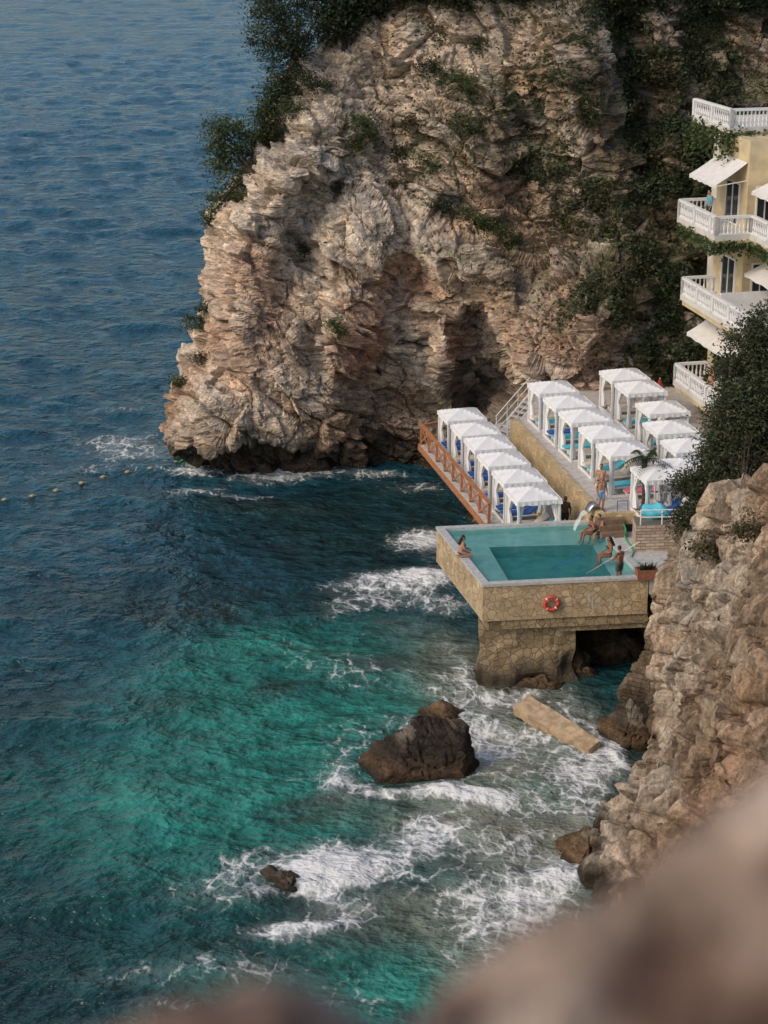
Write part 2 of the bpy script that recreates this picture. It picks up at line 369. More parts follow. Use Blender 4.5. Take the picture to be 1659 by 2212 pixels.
Nn=grid_normals(P); D,c1,c2,q=rock_disp(P,1.,2.1,1.1,0,.34,1.35,.9,1.,.75); P2=P+Nn*D[...,None]
col=rock_col(P2,c1,c2,q,0,2.1)
x,y,z=P2[...,0],P2[...,1],P2[...,2]
def pxmask(u,v,ru,rv,p=1.):
    qq=PY(u,v,108); return np.exp(-((((x-qq.x)*36/ru)**2+((z-qq.z)*35/rv)**2)**p))
redm=np.clip(pxmask(772,735,60,80,3)+pxmask(890,610,60,50,2)*.7+pxmask(990,760,45,40,2)*.8+pxmask(800,640,50,40)*.5,0,1)
col=lerp3(col,V3(.43,.235,.15),redm*(.75+.5*vn(x,y,z,7)))
pale=np.clip(pxmask(560,700,160,220,1.5)+pxmask(1060,640,120,60)*.8+pxmask(480,880,120,80)*.7,0,1)*np.clip((z-2.5)/1.5,0,1)
col=lerp3(col,V3(.67,.565,.445),pale*(.40+.4*vn(x/2,y/2,z/2,9)))
N2=grid_normals(P2)
soil_shade=np.clip((x-5)/8,0,1)*np.clip((z-6)/5,0,1)*1.0+np.clip((z-21)/6,0,1)*.35  # painted shade darkening the right slope, mixed with brown soil near the brow
col=lerp3(col,V3(.125,.10,.065),soil_shade*(.70+.9*fbm(x/2,y/2,z/2,4,300)))
gr=np.clip((fbm(x/3,y/3,z/3,4,310)-.10)*3,0,1)*np.clip((z-9)/4,0,1)*np.clip((x+7)/6,0,1)
gr*=np.clip((N2[...,2]+.15)*2.5,0,1)
col=lerp3(col,V3(.10,.10,.04),gr*.8)
n,m=x.shape
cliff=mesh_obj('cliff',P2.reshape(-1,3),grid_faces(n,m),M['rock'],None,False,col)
tag(cliff,'tall pale limestone headland with caves rising from the sea','cliff',None,'structure')
bvh=BVHTree.FromPolygons([Vector(p) for p in P2.reshape(-1,3)],[tuple(f) for f in grid_faces(n,m).tolist()])
CAM=Vector((0,0,CAMZ))
def hit(u,v):
    d=ray(u,v).normalized(); h=bvh.ray_cast(CAM,d)
    return (h[0],h[1]) if h[0] else (PY(u,v,110),Vector((0,-1,0)))
# near right rock face ------------------------------------------------
st=np.array([ # y, x at water, slope, top
 [82.5,14.2,.05,4.8],[79.5,12.8,.06,5.6],[77,11.8,.08,6.9],[74,11.4,.10,8.2],[71.5,11.2,.12,9.2],[68,10.9,.17,10.8],[65,10.2,.26,12.2],[62.5,9.2,.34,13.4],[60.5,8.3,.40,14.4],[57,8.4,.44,15.8],[52,8.3,.5,17],[44,7.3,.5,18.5],[34,6.4,.5,20],[24,5.5,.5,21]])[::-1]
ys=np.concatenate([np.linspace(82.5,50,480),np.linspace(49.7,24,60)]); hs=np.linspace(0,1,230)
xw=np.interp(ys,st[:,0],st[:,1]); kk=np.interp(ys,st[:,0],st[:,2]); tp=np.interp(ys,st[:,0],st[:,3])
hz=hs[:,None]*np.ones((1,len(ys)))
Z=-1.5+hz*(tp[None,:]+1.5); zp=np.maximum(Z,0)
stepn=vn(ys[None,:]/2.2,Z*0,Z*0,950)*3.0; ph=(zp+stepn)/5.0; kfl=np.floor(ph); prof_=(kfl+np.clip((ph-kfl-.6)/.4,0,1)**1.2)*5.0-stepn
X=xw[None,:]+kk[None,:]*(prof_*.45+zp*.55)-.1*np.sin(np.clip(Z/tp[None,:],0,1)*math.pi); Y=ys[None,:]+.12*zp
P=np.stack([X,Y,Z],2)
ex=[P[-1]+V3(14*t,2*t,2.4*t**.7) for t in np.linspace(.02,1,40)]
P=np.concatenate([P,np.stack(ex)],0); Nn=grid_normals(P); D,c1,c2,q=rock_disp(P,.78,1.15,.0,900,1.1,.45,0,1.8,.7)
yy=P[...,1]+P[...,2]*.14+vn(P[...,1]/2,P[...,2]/3,P[...,0]*0,945)*.5
D=D+ridged(yy/1.9,P[...,2]/9,P[...,0]*0,4,940)*.68-.15
cr=np.abs(vn(yy/.9,P[...,2]/6,P[...,0]*0,941)); D=D-.7*np.exp(-cr/.06)
cr2=np.abs(vn(P[...,2]/1.3+P[...,1]*.3,P[...,1]/4,P[...,0]*0,947)); D=D-.35*np.exp(-cr2/.05)
foot=np.exp(-((P[...,2]-.3)/1.3)**2)*(1.0*np.exp(-((P[...,1]-63.8)/1.5)**2)+.4*np.exp(-((P[...,1]-71.5)/1.6)**2)+.5*np.exp(-((P[...,1]-75.5)/1.3)**2))
P3=P+Nn*(D+foot)[...,None]; col=rock_col(P3,c1,c2,q,900,1.6,-.05,.2)*.80
x,y,z=P3[...,0],P3[...,1],P3[...,2]
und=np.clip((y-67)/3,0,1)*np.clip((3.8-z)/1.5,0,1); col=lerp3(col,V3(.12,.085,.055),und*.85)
soil_shade=np.clip((fbm(x/2.4,y/2.4,z/3.4,4,930)+.02+np.clip((x-12)/5,0,.6)+np.clip((66-y)/14,0,.3))*1.7,0,1)*np.clip((z-1.5)/3,0,1); col=lerp3(col,V3(.21,.14,.082),soil_shade*.75)
crk=np.maximum(np.exp(-cr/.09),.7*np.exp(-cr2/.07))*.5; col=lerp3(col,V3(.11,.075,.05),crk)
n,m=x.shape
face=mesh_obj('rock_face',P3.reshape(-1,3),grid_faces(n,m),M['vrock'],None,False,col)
tag(face,'craggy tan rock face dropping to the water right of the pool','cliff',None,'structure')
bv2=BVHTree.FromPolygons([Vector(p) for p in P3.reshape(-1,3)],[tuple(f) for f in grid_faces(n,m).tolist()])
def hit2(u,v):
    h=bv2.ray_cast(CAM,ray(u,v).normalized()); return h[0] if h[0] else PY(u,v,72)
# rock under the terraces ----------------------------------------------
path=[(7,112),(5.4,104),(4.9,99),(6.6,89),(7.2,85.4),(8.8,83.8),(11,82.2),(15,80.5)]
seg=[0]
for i in range(1,len(path)): seg.append(seg[-1]+math.dist(path[i],path[i-1]))
ss=np.linspace(0,seg[-1],260); px_=np.interp(ss,seg,[p[0] for p in path]); py_=np.interp(ss,seg,[p[1] for p in path]); zz=np.linspace(-1.5,3.55,56)
P=np.stack([np.broadcast_to(px_[None],(56,260)),np.broadcast_to(py_[None],(56,260)),np.broadcast_to(zz[:,None],(56,260))],2).copy()
P[...,0]-=.25*np.maximum(0,2.5-P[...,2])
top=P[-1]; P=np.concatenate([P,np.stack([top*(1-t)+V3(13,94,3.6)*t for t in (.1,.4,.8)])],0)
Nn=grid_normals(P); D,c1,c2,q=rock_disp(P,.55,1.2,1,500); D[56:]*=0; P4=P+Nn*(np.minimum(D,.6))[...,None]; P4[56:,:,2]=3.6
P4[...,2]=np.minimum(P4[...,2],3.65)
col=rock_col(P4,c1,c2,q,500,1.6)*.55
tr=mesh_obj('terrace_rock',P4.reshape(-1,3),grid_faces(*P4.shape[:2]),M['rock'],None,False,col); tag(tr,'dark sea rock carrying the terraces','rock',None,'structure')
# blurred ledge right under the viewpoint -------------------------------
kq=.66
rl=[(-200,2480,2.8),(100,2380,2.8),(200,2310,2.8),(290,2245,2.8),(380,2200,2.8),(470,2182,2.8),(570,2190,2.8),(670,2225,2.85),(760,2290,2.9),(850,2320,3.0),(930,2290,3.1),(1030,2210,3.2),(1160,2112,3.3),(1290,2035,3.35),(1410,1955,3.4),(1510,1860,3.4),(1610,1755,3.4),(1720,1650,3.4),(1950,1450,3.4)]
ra=np.array([PT(a,b_,t*kq) for a,b_,t in rl]); ti=np.linspace(0,len(rl)-1,240); ridge=np.stack([np.interp(ti,np.arange(len(rl)),ra[:,k]) for k in range(3)],1)
offs=[(0,-.9,-2.2),(0,-.75,-1.5),(0,-.6,-1.0),(0,-.45,-.62),(0,-.3,-.34),(0,-.15,-.12),(0,0,0),(0,.15,-.05),(0,.35,-.25),(0,.6,-.8),(0,.8,-1.8),(0,.9,-3.5)]
oi=np.linspace(0,len(offs)-1,110); of=np.stack([np.interp(oi,np.arange(len(offs)),[o[k] for o in offs]) for k in range(3)],1)
P=ridge[None]+of[:,None]; Nn=grid_normals(P)
D=fbm(P[...,0]/.25,P[...,1]/.25,P[...,2]/.25,5,77)*.075
P5=P+Nn*D[...,None]
x,y,z=P5[...,0],P5[...,1],P5[...,2]; col=np.broadcast_to(V3(.44,.315,.235),P5.shape).copy()
col=lerp3(col,V3(.17,.105,.078),(fbm(x/.16,y/.16,z/.16,3,78)+.03)*4.2); col=lerp3(col,V3(.60,.46,.36),(fbm(x/.2+5,y/.2,z/.2,3,79)-.08)*3.2)
led=mesh_obj('rock_ledge',P5.reshape(-1,3),grid_faces(*P5.shape[:2]),M['vrock'],None,True,col); tag(led,'out of focus pinkish tan rock ledge close to the viewer','rock',None,'structure')
# loose boulders ---------------------------------------------------------
def boulder(name,label,loc,size,planes,seed,dark,rz=0,sub=6,cat='rock',amp=.22,brown=.7):
    bm=bmesh.new(); bmesh.ops.create_icosphere(bm,subdivisions=sub,radius=1)
    v=np.array([p.co for p in bm.verts]); fs=[[q.index for q in f.verts] for f in bm.faces]; bm.free()
    for (nx,ny,nz,d) in planes:
        nrm=V3(nx,ny,nz); nrm/=np.linalg.norm(nrm); dd=np.maximum(v@nrm-d,0); v=v-dd[:,None]*nrm*.94
    v=v*np.array(size); g=v+np.array(loc)
    nn=v/np.linalg.norm(v,axis=1,keepdims=True)
    D,c,c2,q=rock_disp(g[:,None,:],amp,1.0,.3,seed,.5,1.2,0,1.5); v=v+nn*D
    g=v+np.array(loc); b=fbm(g[:,0],g[:,1],g[:,2],4,seed+2)
    col=np.broadcast_to(V3(*dark),v.shape).copy(); col=lerp3(col,V3(.03,.025,.02),(b+.1)*1.5)
    col=lerp3(col,V3(.36,.30,.235),np.clip((c2[:,0]-.55)*1.8,0,1)*np.clip((g[:,2]-size[2]*.5)/.5,0,1)*.8); col=lerp3(col,V3(.16,.095,.05),np.clip(1-np.abs(g[:,2]-.45)/.6,0,1)*brown); col=lerp3(col,V3(.03,.024,.016),np.clip((.35-g[:,2])/.2,0,1)*.8)
    o=mesh_obj(name,v,fs,M['rock'],None,False,col); o.location=loc; o.rotation_euler=(0,0,rz)
    return tag(o,label,cat)
b=PZ(912,1690,0)
boulder('boulder','largest dark boulder standing in the foamy shallows',(b.x,b.y+.7,.0),(2.75,1.75,2.75),[(-.70,-.28,.62,.56),(.12,-.97,.22,.44),(-.2,-.78,.6,.58),(.95,-.15,.28,.72),(.35,-.2,.92,.74),(-.2,.5,.9,.72)],11,(.048,.037,.028),0,6,'rock',.32,.45)
b=PZ(958,1566,0); boulder('boulder','small brown rock behind the largest boulder',(b.x,b.y+.6,0),(1.0,.7,.6),[(-.6,-.4,.6,.5),(.6,-.3,.6,.55)],12,(.15,.10,.055),0,5,'rock',.3)
b=PZ(905,1562,0); boulder('boulder','low black rock awash left of the small brown rock',(b.x,b.y,-.1),(.6,.5,.35),[(-.6,-.4,.6,.6)],15,(.03,.025,.02),0,5)
b=PZ(618,1930,0); boulder('boulder','jagged grey rock with a wave breaking over it',(b.x,b.y+.3,-.1),(1.25,.9,1.15),[(-.6,-.3,.75,.34),(.85,-.3,.5,.45),(0,-.85,.5,.5),(.4,.3,.9,.55)],13,(.075,.066,.055),.3,5,'rock',.5,.2)
b=PZ(1275,1865,0); boulder('boulder','dark brown rock jutting from the foot of the rock face',(b.x,b.y+.2,.3),(1.4,1.1,1.1),[(-.7,-.5,.5,.45),(.2,-.9,.4,.45)],14,(.14,.095,.055),0,5,'rock',.34)
b=PZ(1350,1610,0); boulder('boulder','dark wet rock beside the fallen concrete slab',(b.x+.2,b.y+.4,.2),(1.1,1.0,1.4),[(-.7,-.5,.5,.5),(.2,-.9,.4,.5)],16,(.07,.052,.032),0,5,'rock',.3)
for u,v,dy,sz,sd_,lab in [(1165,1482,-.5,(1.35,.7,.75),17,'low dark boulder at the middle of the stone pier foot'),(1075,1462,-.15,(1.0,.7,.7),18,'wet dark boulder at the left foot of the stone pier'),(1240,1462,.1,(.9,.7,1.5),19,'dark boulder at the right foot of the stone pier'),(1335,1440,1.2,(1.7,1.2,1.9),20,'brown rock rising in the hollow under the pool'),(1275,1430,2.4,(1.2,1.0,1.1),21,'dark rock deep in the hollow under the pool')]:
    b=PZ(u,v,0); boulder('boulder',lab,(b.x,b.y+dy,-.05),sz,[(-.6,-.4,.6,.5),(.3,-.9,.3,.5),(.6,-.2,.7,.6)],sd_,(.09,.068,.042),0,5,'rock',.34)
# fallen slab
a0=PZ(1125,1535,.4); a1=PZ(1285,1616,.2); d=(a1-a0); L=d.length
bm=bmesh.new(); bmesh.ops.create_cube(bm,size=1); bmesh.ops.subdivide_edges(bm,edges=bm.edges[:],cuts=17,use_grid_fill=True)
for p in bm.verts:
    t=p.co.x+.5
    p.co=Vector((p.co.x*L,p.co.y*(1.0-.25*t),p.co.z*.45))
    nz=Vector((vn(p.co.x*2.3,p.co.y*2.3,p.co.z*2.3,61),vn(p.co.x*2.3+7,p.co.y*2.3,p.co.z,62),vn(p.co.x*2.1,p.co.y*2.1+4,p.co.z,63)))*.045; p.co+=nz
me=bpy.data.meshes.new('concrete_slab'); bm.to_mesh(me); bm.free(); me.materials.append(M['concrete'])
sl=bpy.data.objects.new('concrete_slab',me); C.objects.link(sl); sl.location=(a0+a1)/2+Vector((0,0,.1)); sl.rotation_euler=(R(16),R(7),math.atan2(d.y,d.x)); tag(sl,'fallen sandy concrete slab lying tilted in the shallows','slab')
# ------------------------------------------------------------------ sea
yc=np.concatenate([np.linspace(28,48,50,endpoint=False),np.linspace(48,128,330,endpoint=False),np.linspace(128,260,190,endpoint=False),np.linspace(260,480,190,endpoint=False),480*np.geomspace(1,14,50)])
xc=np.concatenate([-np.geomspace(3500,110,24,endpoint=False),np.linspace(-110,-42,120,endpoint=False),np.linspace(-42,24,270,endpoint=False),np.geomspace(24,3500,40)])
X,Y=np.meshgrid(xc,yc)
wxx=fbm(X/5,Y/5,X*0,4,400)*2.2; wyy=fbm(X/5+30,Y/5,X*0,4,401)*3.0
def el(u,v,ru,rv,ang=0,p=1.,wf=1.):
    c=PZ(u,v,0); t=c.y/ray(u,v).y; dr=ray(u,v).normalized(); rx=ru/F*t; ry=rv/F*t/abs(dr.z)
    dx=X+wxx*wf*.6-c.x; dy=Y+wyy*wf*.6-c.y; a=R(ang)
    ex=(dx*math.cos(a)+dy*math.sin(a))/rx; ey=(-dx*math.sin(a)+dy*math.cos(a))/ry
    return np.exp(-((ex*ex+ey*ey)**p))
col=np.broadcast_to(V3(.010,.058,.082),(*X.shape,3)).copy()
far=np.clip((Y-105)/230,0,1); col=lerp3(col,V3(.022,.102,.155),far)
near=np.clip((92-Y)/25,0,1); col=lerp3(col,V3(.009,.058,.055),near)
tq=sum(s_*el(*a) for s_,a in [(1,(640,1390,240,65)),(.9,(500,1450,200,70)),(1.,(450,1670,290,110)),(1.,(690,1640,190,120)),(.8,(330,1790,230,100)),(1.,(560,1560,260,75)),(1,(830,2120,250,85)),(.9,(500,1800,240,90)),(.9,(980,2060,170,90)),(.9,(700,1800,180,60)),(.9,(860,1500,120,60)),(.6,(600,2120,200,60)),(.6,(1080,1700,150,150))])
tq=tq*(.85+.5*fbm(X/6,Y/4,X*0,3,440))
col=lerp3(col,V3(.022,.180,.142),np.clip(tq,0,1)*.94)
dk=sum(el(*a) for a in [(690,1120,330,70),(870,1080,150,60),(800,1215,220,60),(780,1305,140,26),(230,1290,300,60),(60,1500,140,80),(60,2030,140,110),(200,2150,250,45)])  # darkened bay: cliff shadow and reflection painted in, along with dark seabed
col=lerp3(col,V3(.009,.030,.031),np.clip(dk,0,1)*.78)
rf=sum(s_*el(u,v,a,b_,0,1.8,.9) for s_,u,v,a,b_ in [(1,800,1428,70,20),(1,600,1492,56,22),(.8,670,1410,70,12),(.9,690,1740,90,18),(.8,640,1772,60,12),(.5,880,1725,130,22),(1,540,1100,170,18),(.8,650,1960,100,28),(.7,930,1575,70,18),(.5,1090,1500,110,24),(.8,430,1320,110,18),(.6,350,1520,90,26)])
col=lerp3(col,V3(.018,.034,.031),np.clip(rf,0,1)*.76)
sd=sum(s_*el(*a) for s_,a in [(.8,(960,1400,110,50)),(1,(1130,1620,140,150)),(1.1,(890,1765,150,40)),(1,(920,1970,190,55)),(1,(1160,1880,120,130)),(.9,(1020,1480,120,60)),(1,(1200,1720,110,90)),(.9,(1020,2030,110,50)),(1.1,(1230,1580,90,60)),(.9,(1050,1800,130,60))])
col=lerp3(col,V3(.27,.25,.18),np.clip(np.clip(sd,0,1.0)*(.55+.55*fbm(X/3.5,Y/3.5,X*0,3,441)),0,.72))
fo=sum(s*el(u,v,a,b,an) for u,v,a,b,an,s in [(240,960,130,16,0,.6),(190,1015,150,12,0,.42),(320,985,70,16,0,.7),(650,1012,75,18,10,1.1),(560,1030,90,12,0,.65),(430,1055,70,12,0,.5),(480,1075,130,9,0,.45),(900,1050,80,14,0,.5),(420,1012,60,8,0,.75),(800,1025,80,8,0,.6),
  (905,1165,75,22,-10,.9),(940,1185,50,14,0,.8),(830,1265,130,18,8,.95),(930,1270,60,28,0,.85),(800,1305,110,18,0,.65),(980,1320,60,16,0,.6),(740,1330,80,12,0,.42),
  (1005,1440,35,45,0,.8),(960,1490,90,40,0,.5),(1000,1560,70,40,0,.52),(1150,1660,150,130,0,.48),(1270,1700,60,110,0,.58),(1230,1560,90,40,0,.5),(1010,1730,75,26,-8,1.15),(900,1735,120,14,0,.75),(770,1712,40,16,0,.7),
  (830,1850,140,34,20,.8),(725,1890,80,38,0,1.15),(920,1800,80,30,20,.6),(680,1915,55,34,0,1.05),(640,1990,100,14,10,.85),(740,1965,90,18,20,.6),(560,1945,40,16,0,.5),(1240,1890,55,45,0,1.0),(1160,1960,70,60,0,.6),(1100,1860,150,100,0,.42),(1050,2020,130,80,0,.44),
  (560,1880,100,50,0,.44),(450,1930,140,45,0,.38),(560,2060,150,40,0,.42),(300,2080,190,40,0,.36),(380,2160,150,25,0,.36),(760,1450,150,60,0,.26),(780,1620,140,90,0,.30),(480,1720,240,70,0,.18),(750,2140,170,50,0,.32),
  (770,1690,40,30,0,.5),(860,1560,70,20,0,.35),(270,1060,200,20,0,.18),(260,880,120,10,0,.35),(1080,1560,60,60,0,.42),(1000,1930,160,60,0,.38),(620,1400,240,50,0,.17),(1130,1500,90,14,0,.65),(1310,1640,30,60,0,.65)])
fo=np.clip(fo,0,1.25)
fw=np.clip((Y-110)/80,0,1)
wv=vn(X/4.5,Y/3.4,X*0,410)*.13+vn(X/2.4+Y*.1,Y/1.6,X*0,411)*.13*(Y<330)+vn(X/1.3,Y/.75,X*0,412)*.04*(Y<128)
wv=wv*(1+.5*fw)+fw*vn(X/8+Y/60,Y/4.5,X*0,413)*.10
Zs=wv*(Y<900)+fo*(.12+.25*np.abs(fbm(X/1.2,Y/1.2,X*0,3,420)))
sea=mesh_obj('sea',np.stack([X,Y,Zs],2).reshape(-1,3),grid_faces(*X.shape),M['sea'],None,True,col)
fa=sea.data.attributes.new('foam','FLOAT','POINT'); fa.data.foreach_set('value',fo.ravel())
tag(sea,'blue green sea with white foam round the rocks','sea',None,'structure')
# ------------------------------------------------------------------ foliage
def leaves(name,ctr,size,cols,parent=None,up=.45,asp=.5):
    N=len(ctr); nr=rng.normal(size=(N,3)); nr/=np.linalg.norm(nr,axis=1,keepdims=True); nr[:,2]=np.abs(nr[:,2])+up; nr/=np.linalg.norm(nr,axis=1,keepdims=True)
    a=np.cross(nr,rng.normal(size=(N,3))); a/=np.maximum(np.linalg.norm(a,axis=1,keepdims=True),1e-6); b=np.cross(nr,a)
    s=np.asarray(size).reshape(-1,1)*np.ones((N,1)); v=np.stack([ctr+a*s,ctr+b*s*asp,ctr-a*s,ctr-b*s*asp],1).reshape(-1,3)
    f=np.arange(4*N).reshape(-1,4)
    l=Vector(parent.location) if parent else Vector((0,0,0)); v=v-np.array(l)
    return mesh_obj(name,v,f,M['leaf'],parent,False,np.repeat(cols,4,axis=0))
def crown_pts(blobs,nclump,nleaf,sig):
    pts=[];sh=[]
    for c,r in blobs:
        c=np.array(c);r=np.array(r)*np.ones(3)
        k=max(3,int(nclump*np.mean(r)**1.5))
        d=rng.normal(size=(k,3)); d/=np.linalg.norm(d,axis=1,keepdims=True); rad=rng.uniform(.35,1.05,size=(k,1))**.6
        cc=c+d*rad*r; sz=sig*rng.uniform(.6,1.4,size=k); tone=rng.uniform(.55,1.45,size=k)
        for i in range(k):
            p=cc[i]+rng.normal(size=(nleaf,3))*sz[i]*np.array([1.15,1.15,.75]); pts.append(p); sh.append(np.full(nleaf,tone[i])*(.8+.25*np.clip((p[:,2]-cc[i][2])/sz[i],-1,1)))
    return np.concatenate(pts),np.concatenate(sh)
def tree(name,label,cat,base,blobs,colr,nclump=14,nleaf=55,sig=.35,leaf=.13,trunk=.22,group=None,asp=.5,reach=1.):
    e=empty(name,base,0,label,cat,group); base=Vector(base)
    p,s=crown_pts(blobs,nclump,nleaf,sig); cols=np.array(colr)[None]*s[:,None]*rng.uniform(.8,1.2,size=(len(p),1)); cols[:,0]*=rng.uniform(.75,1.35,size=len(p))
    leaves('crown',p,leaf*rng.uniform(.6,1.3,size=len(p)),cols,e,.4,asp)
    mb=MB(); cen=Vector(np.mean([b[0] for b in blobs],axis=0)); mid=base.lerp(cen,.5)+Vector((.2,.3,.1))
    mb.tube([base-Vector((0,0,.4)),base.lerp(mid,.5)+Vector((.05,.1,0)),mid,cen],[trunk,trunk*.85,trunk*.65,trunk*.4],8)
    for c,r in blobs:
        c=mid.lerp(Vector(c),reach); mb.tube([mid,mid.lerp(c,.5)+Vector((0,.2,.2)),c],[trunk*.4,trunk*.25,trunk*.08],6)
        for _ in range(3):
            q=c+Vector(rng.normal(size=3))*float(np.mean(r))*.5; mb.tube([mid.lerp(c,.7),q],[trunk*.15,trunk*.04],5)
    mb.build('trunk',M['bark'],e,True,True); return e
GD=(.062,.086,.040); GM=(.095,.130,.050); GL=(.12,.155,.055); GO=(.12,.11,.055)
def B(u,v,y,r): return (tuple(PY(u,v,y)),r)
tree('pine_tree','tall dark pine leaning over the left brow of the headland','tree',hit(650,200)[0],[B(600,20,113,1.45),B(575,80,112.5,1.15),B(640,60,113,1.6),B(605,130,112.5,1.15),B(660,120,113.5,1.4),B(605,190,112,.95),B(640,-30,114,1.7),B(565,-10,113,1.15),B(690,30,114,1.2)],GD,18,55,.32,.13,.25,None,.28)
tree('cliff_tree','bushy green tree hanging from the left edge of the headland','tree',hit(560,420)[0],[B(500,300,111,1.2),B(463,330,111,.85),B(540,280,111.5,1.0),B(500,370,111,1.0),B(560,340,111.5,1.1),B(478,430,110.5,.75),B(525,415,110.5,.75),B(455,465,110.5,.5),B(580,250,112,.8),B(470,275,111,.65),B(590,300,112,.8)],GM,20,52,.27,.115,.2,None,.4)
tree('cliff_tree','narrow dark tree on the crag between the pine and the bushy tree','tree',hit(600,260)[0],[B(590,230,112,.75),B(605,200,112.5,.75),B(575,270,111.5,.65)],GD,18,50,.3,.12,.14)
tree('cliff_tree','dark spreading tree at the top of the cliff beside the pine','tree',hit(740,110)[0],[B(740,20,114.5,1.45),B(720,65,114,.95),B(790,-10,115.5,1.5),B(765,45,114.5,.8),B(700,-20,115,1.4)],GD,18,58,.34,.13,.22)
for u,v,lab in [(870,-55,'dark treetop above the middle of the cliff'),(980,-60,'dark treetop right of the middle on the cliff brow'),(1100,-70,'dark treetop above the upper gully of the cliff'),(1380,-35,'dark treetop over the shaded cleft at upper right'),(1560,-35,'dark treetop in the upper right corner above the hotel')]:
    b=hit(u,max(v+75,4)); pt=Vector(b[0])
    tree('cliff_tree',lab,'tree',pt,[B(u,v,pt.y-.3,1.6),B(u-60,v+5,pt.y-.3,1.3),B(u+60,v+12,pt.y-.3,1.3),B(u+20,v+38,pt.y-.4,.8)],GD,16,55,.36,.13,.2)
shr=[(430,700,.7,GM,'green shrub on the left ledge above the sea'),(445,670,.45,GD,'small dark shrub at the left edge just above the ledge shrub'),(785,275,.85,GM,'round green shrub high on the sunlit buttress'),(760,300,.5,GM,'shrub beside the round one on the sunlit buttress'),
 (900,270,.7,GO,'olive shrub in the upper gully'),(1000,180,.8,GM,'leafy shrub near the top middle of the cliff'),(930,150,.6,GD,'dark shrub below the cliff brow at the middle'),(880,330,.6,GD,'dark shrub in the gully below the olive shrub'),(1005,280,.7,GM,'green shrub on the middle upper crag'),
 (930,360,.55,GM,'small shrub under the middle upper crag'),(870,395,.5,GO,'olive tuft on the rib left of the gully foot'),(945,435,.55,GD,'dark tuft over the arch line'),(1010,470,.9,GM,'wide shrub above the dark cave'),(1085,520,.8,GM,'drooping shrub above right of the dark cave'),
 (1060,490,.6,GL,'light green shrub between the wide and the drooping shrubs'),(1120,370,.8,GD,'dark shrub on the shaded right slope'),(1140,280,.7,GO,'olive shrub on the right shoulder'),(728,697,.5,GL,'bright little shrub on the red rock prow'),(660,540,.45,GO,'dry tuft in the left crease of the headland'),
 (735,410,.35,GO,'dry tuft below the sunlit buttress'),(390,825,.35,GL,'light tuft on the lowest left ledge'),(440,775,.3,GO,'dry tuft on the stepped left ledge'),(1200,380,.8,GD,'dark shrub at the head of the ivy slope'),(680,190,.8,GD,'dark shrub at the foot of the pine'),(640,240,.6,GM,'green shrub under the pine on the crag'),(1040,90,.7,GD,'dark shrub near the brow right of the middle')]
for u,v,r,g,lab in shr:
    p,nn=hit(u,v); p=Vector(p); c=p+nn*r*.35
    tree('shrub',lab,'shrub',p,[(tuple(c),r),(tuple(c+Vector((r*.7,0,-r*.3))),r*.6),(tuple(c+Vector((-r*.7,0,r*.2))),r*.6)],tuple(a*.95 for a in g),26,36,.2,.085,.05)
# ivy and scrub hanging over the shaded slope (uncountable)
cand=P2[:440,60:540]; nr=N2[:440,60:540]; cx=cand[...,0];cy=cand[...,1];cz=cand[...,2]
def im(u,v,ru,rv): qq=PY(u,v,108); return np.exp(-(((cx-qq.x)*36/ru)**2+((cz-qq.z)*35/rv)**2))
w=im(1330,560,120,110)*1.4+im(1460,480,100,190)*2.6+im(1430,330,80,130)*1.8+im(1250,420,120,120)*.5+im(1410,680,60,100)*1.8+im(1150,200,200,120)*.22+im(1520,120,200,140)*.55+im(1000,100,250,80)*.18+im(1550,620,110,300)*1.8+im(1385,160,50,160)*1.3+im(850,400,200,150)*.06
w*=np.clip(.40+fbm(cx/1.6,cy/1.6,cz/1.6,4,555)*2.3,0,1.2)*(cz>3); w=w.ravel(); w/=w.sum()
NI=58000; idx=rng.choice(len(w),NI,p=w); pc=cand.reshape(-1,3)[idx]+nr.reshape(-1,3)[idx]*rng.uniform(.05,.5,size=(NI,1))+rng.normal(size=(NI,3))*.1
tone=.65+.8*(fbm(pc[:,0],pc[:,1],pc[:,2],3,556)+.5)
ic=np.array(GD)[None]*tone[:,None]*rng.uniform(.7,1.4,size=(NI,1)); ic[:,0]*=1+.6*np.clip(fbm(pc[:,0]/2,pc[:,1]/2,pc[:,2]/2,2,557)+.2,0,1)
iv=leaves('ivy',pc,rng.uniform(.07,.16,NI),ic,None,.3,.6); tag(iv,'olive green ivy and scrub covering the shaded right slope','ivy',None,'stuff')
# ------------------------------------------------------------------ pool
e1=Vector((.22,-.9755,0)); e2=Vector((.9755,.22,0)); RZ=math.atan2(.22,.9755)
ZR=5.0; A=PZ(1042,1263,ZR); Bc=PZ(1404,1246,ZR); Cc=PZ(1290,1121,ZR); Dc=PZ(941,1137,ZR)
cen=(A+Bc+Cc+Dc)/4
pool=empty('swimming_pool',(cen.x,cen.y,0),0,'turquoise cliffside pool in a stone clad basin above the sea','pool')
def inset(pts,d):
    out=[];n=len(pts)
    for i in range(n):
        p0,p1,p2=pts[i-1],pts[i],pts[(i+1)%n]
        a=(p1-p0).normalized(); b_=(p2-p1).normalized(); na=Vector((-a.y,a.x,0)); nb=Vector((-b_.y,b_.x,0))
        bi=(na+nb); bi=bi/ (bi.length**2)*2; out.append(p1+bi*d)
    return out
Q=[A,Bc,Cc,Dc]; flat=lambda L:[(p.x,p.y) for p in L]
Qi=inset(Q,.34); Qw=inset(Q,.04); Qwi=inset(Q,.30)
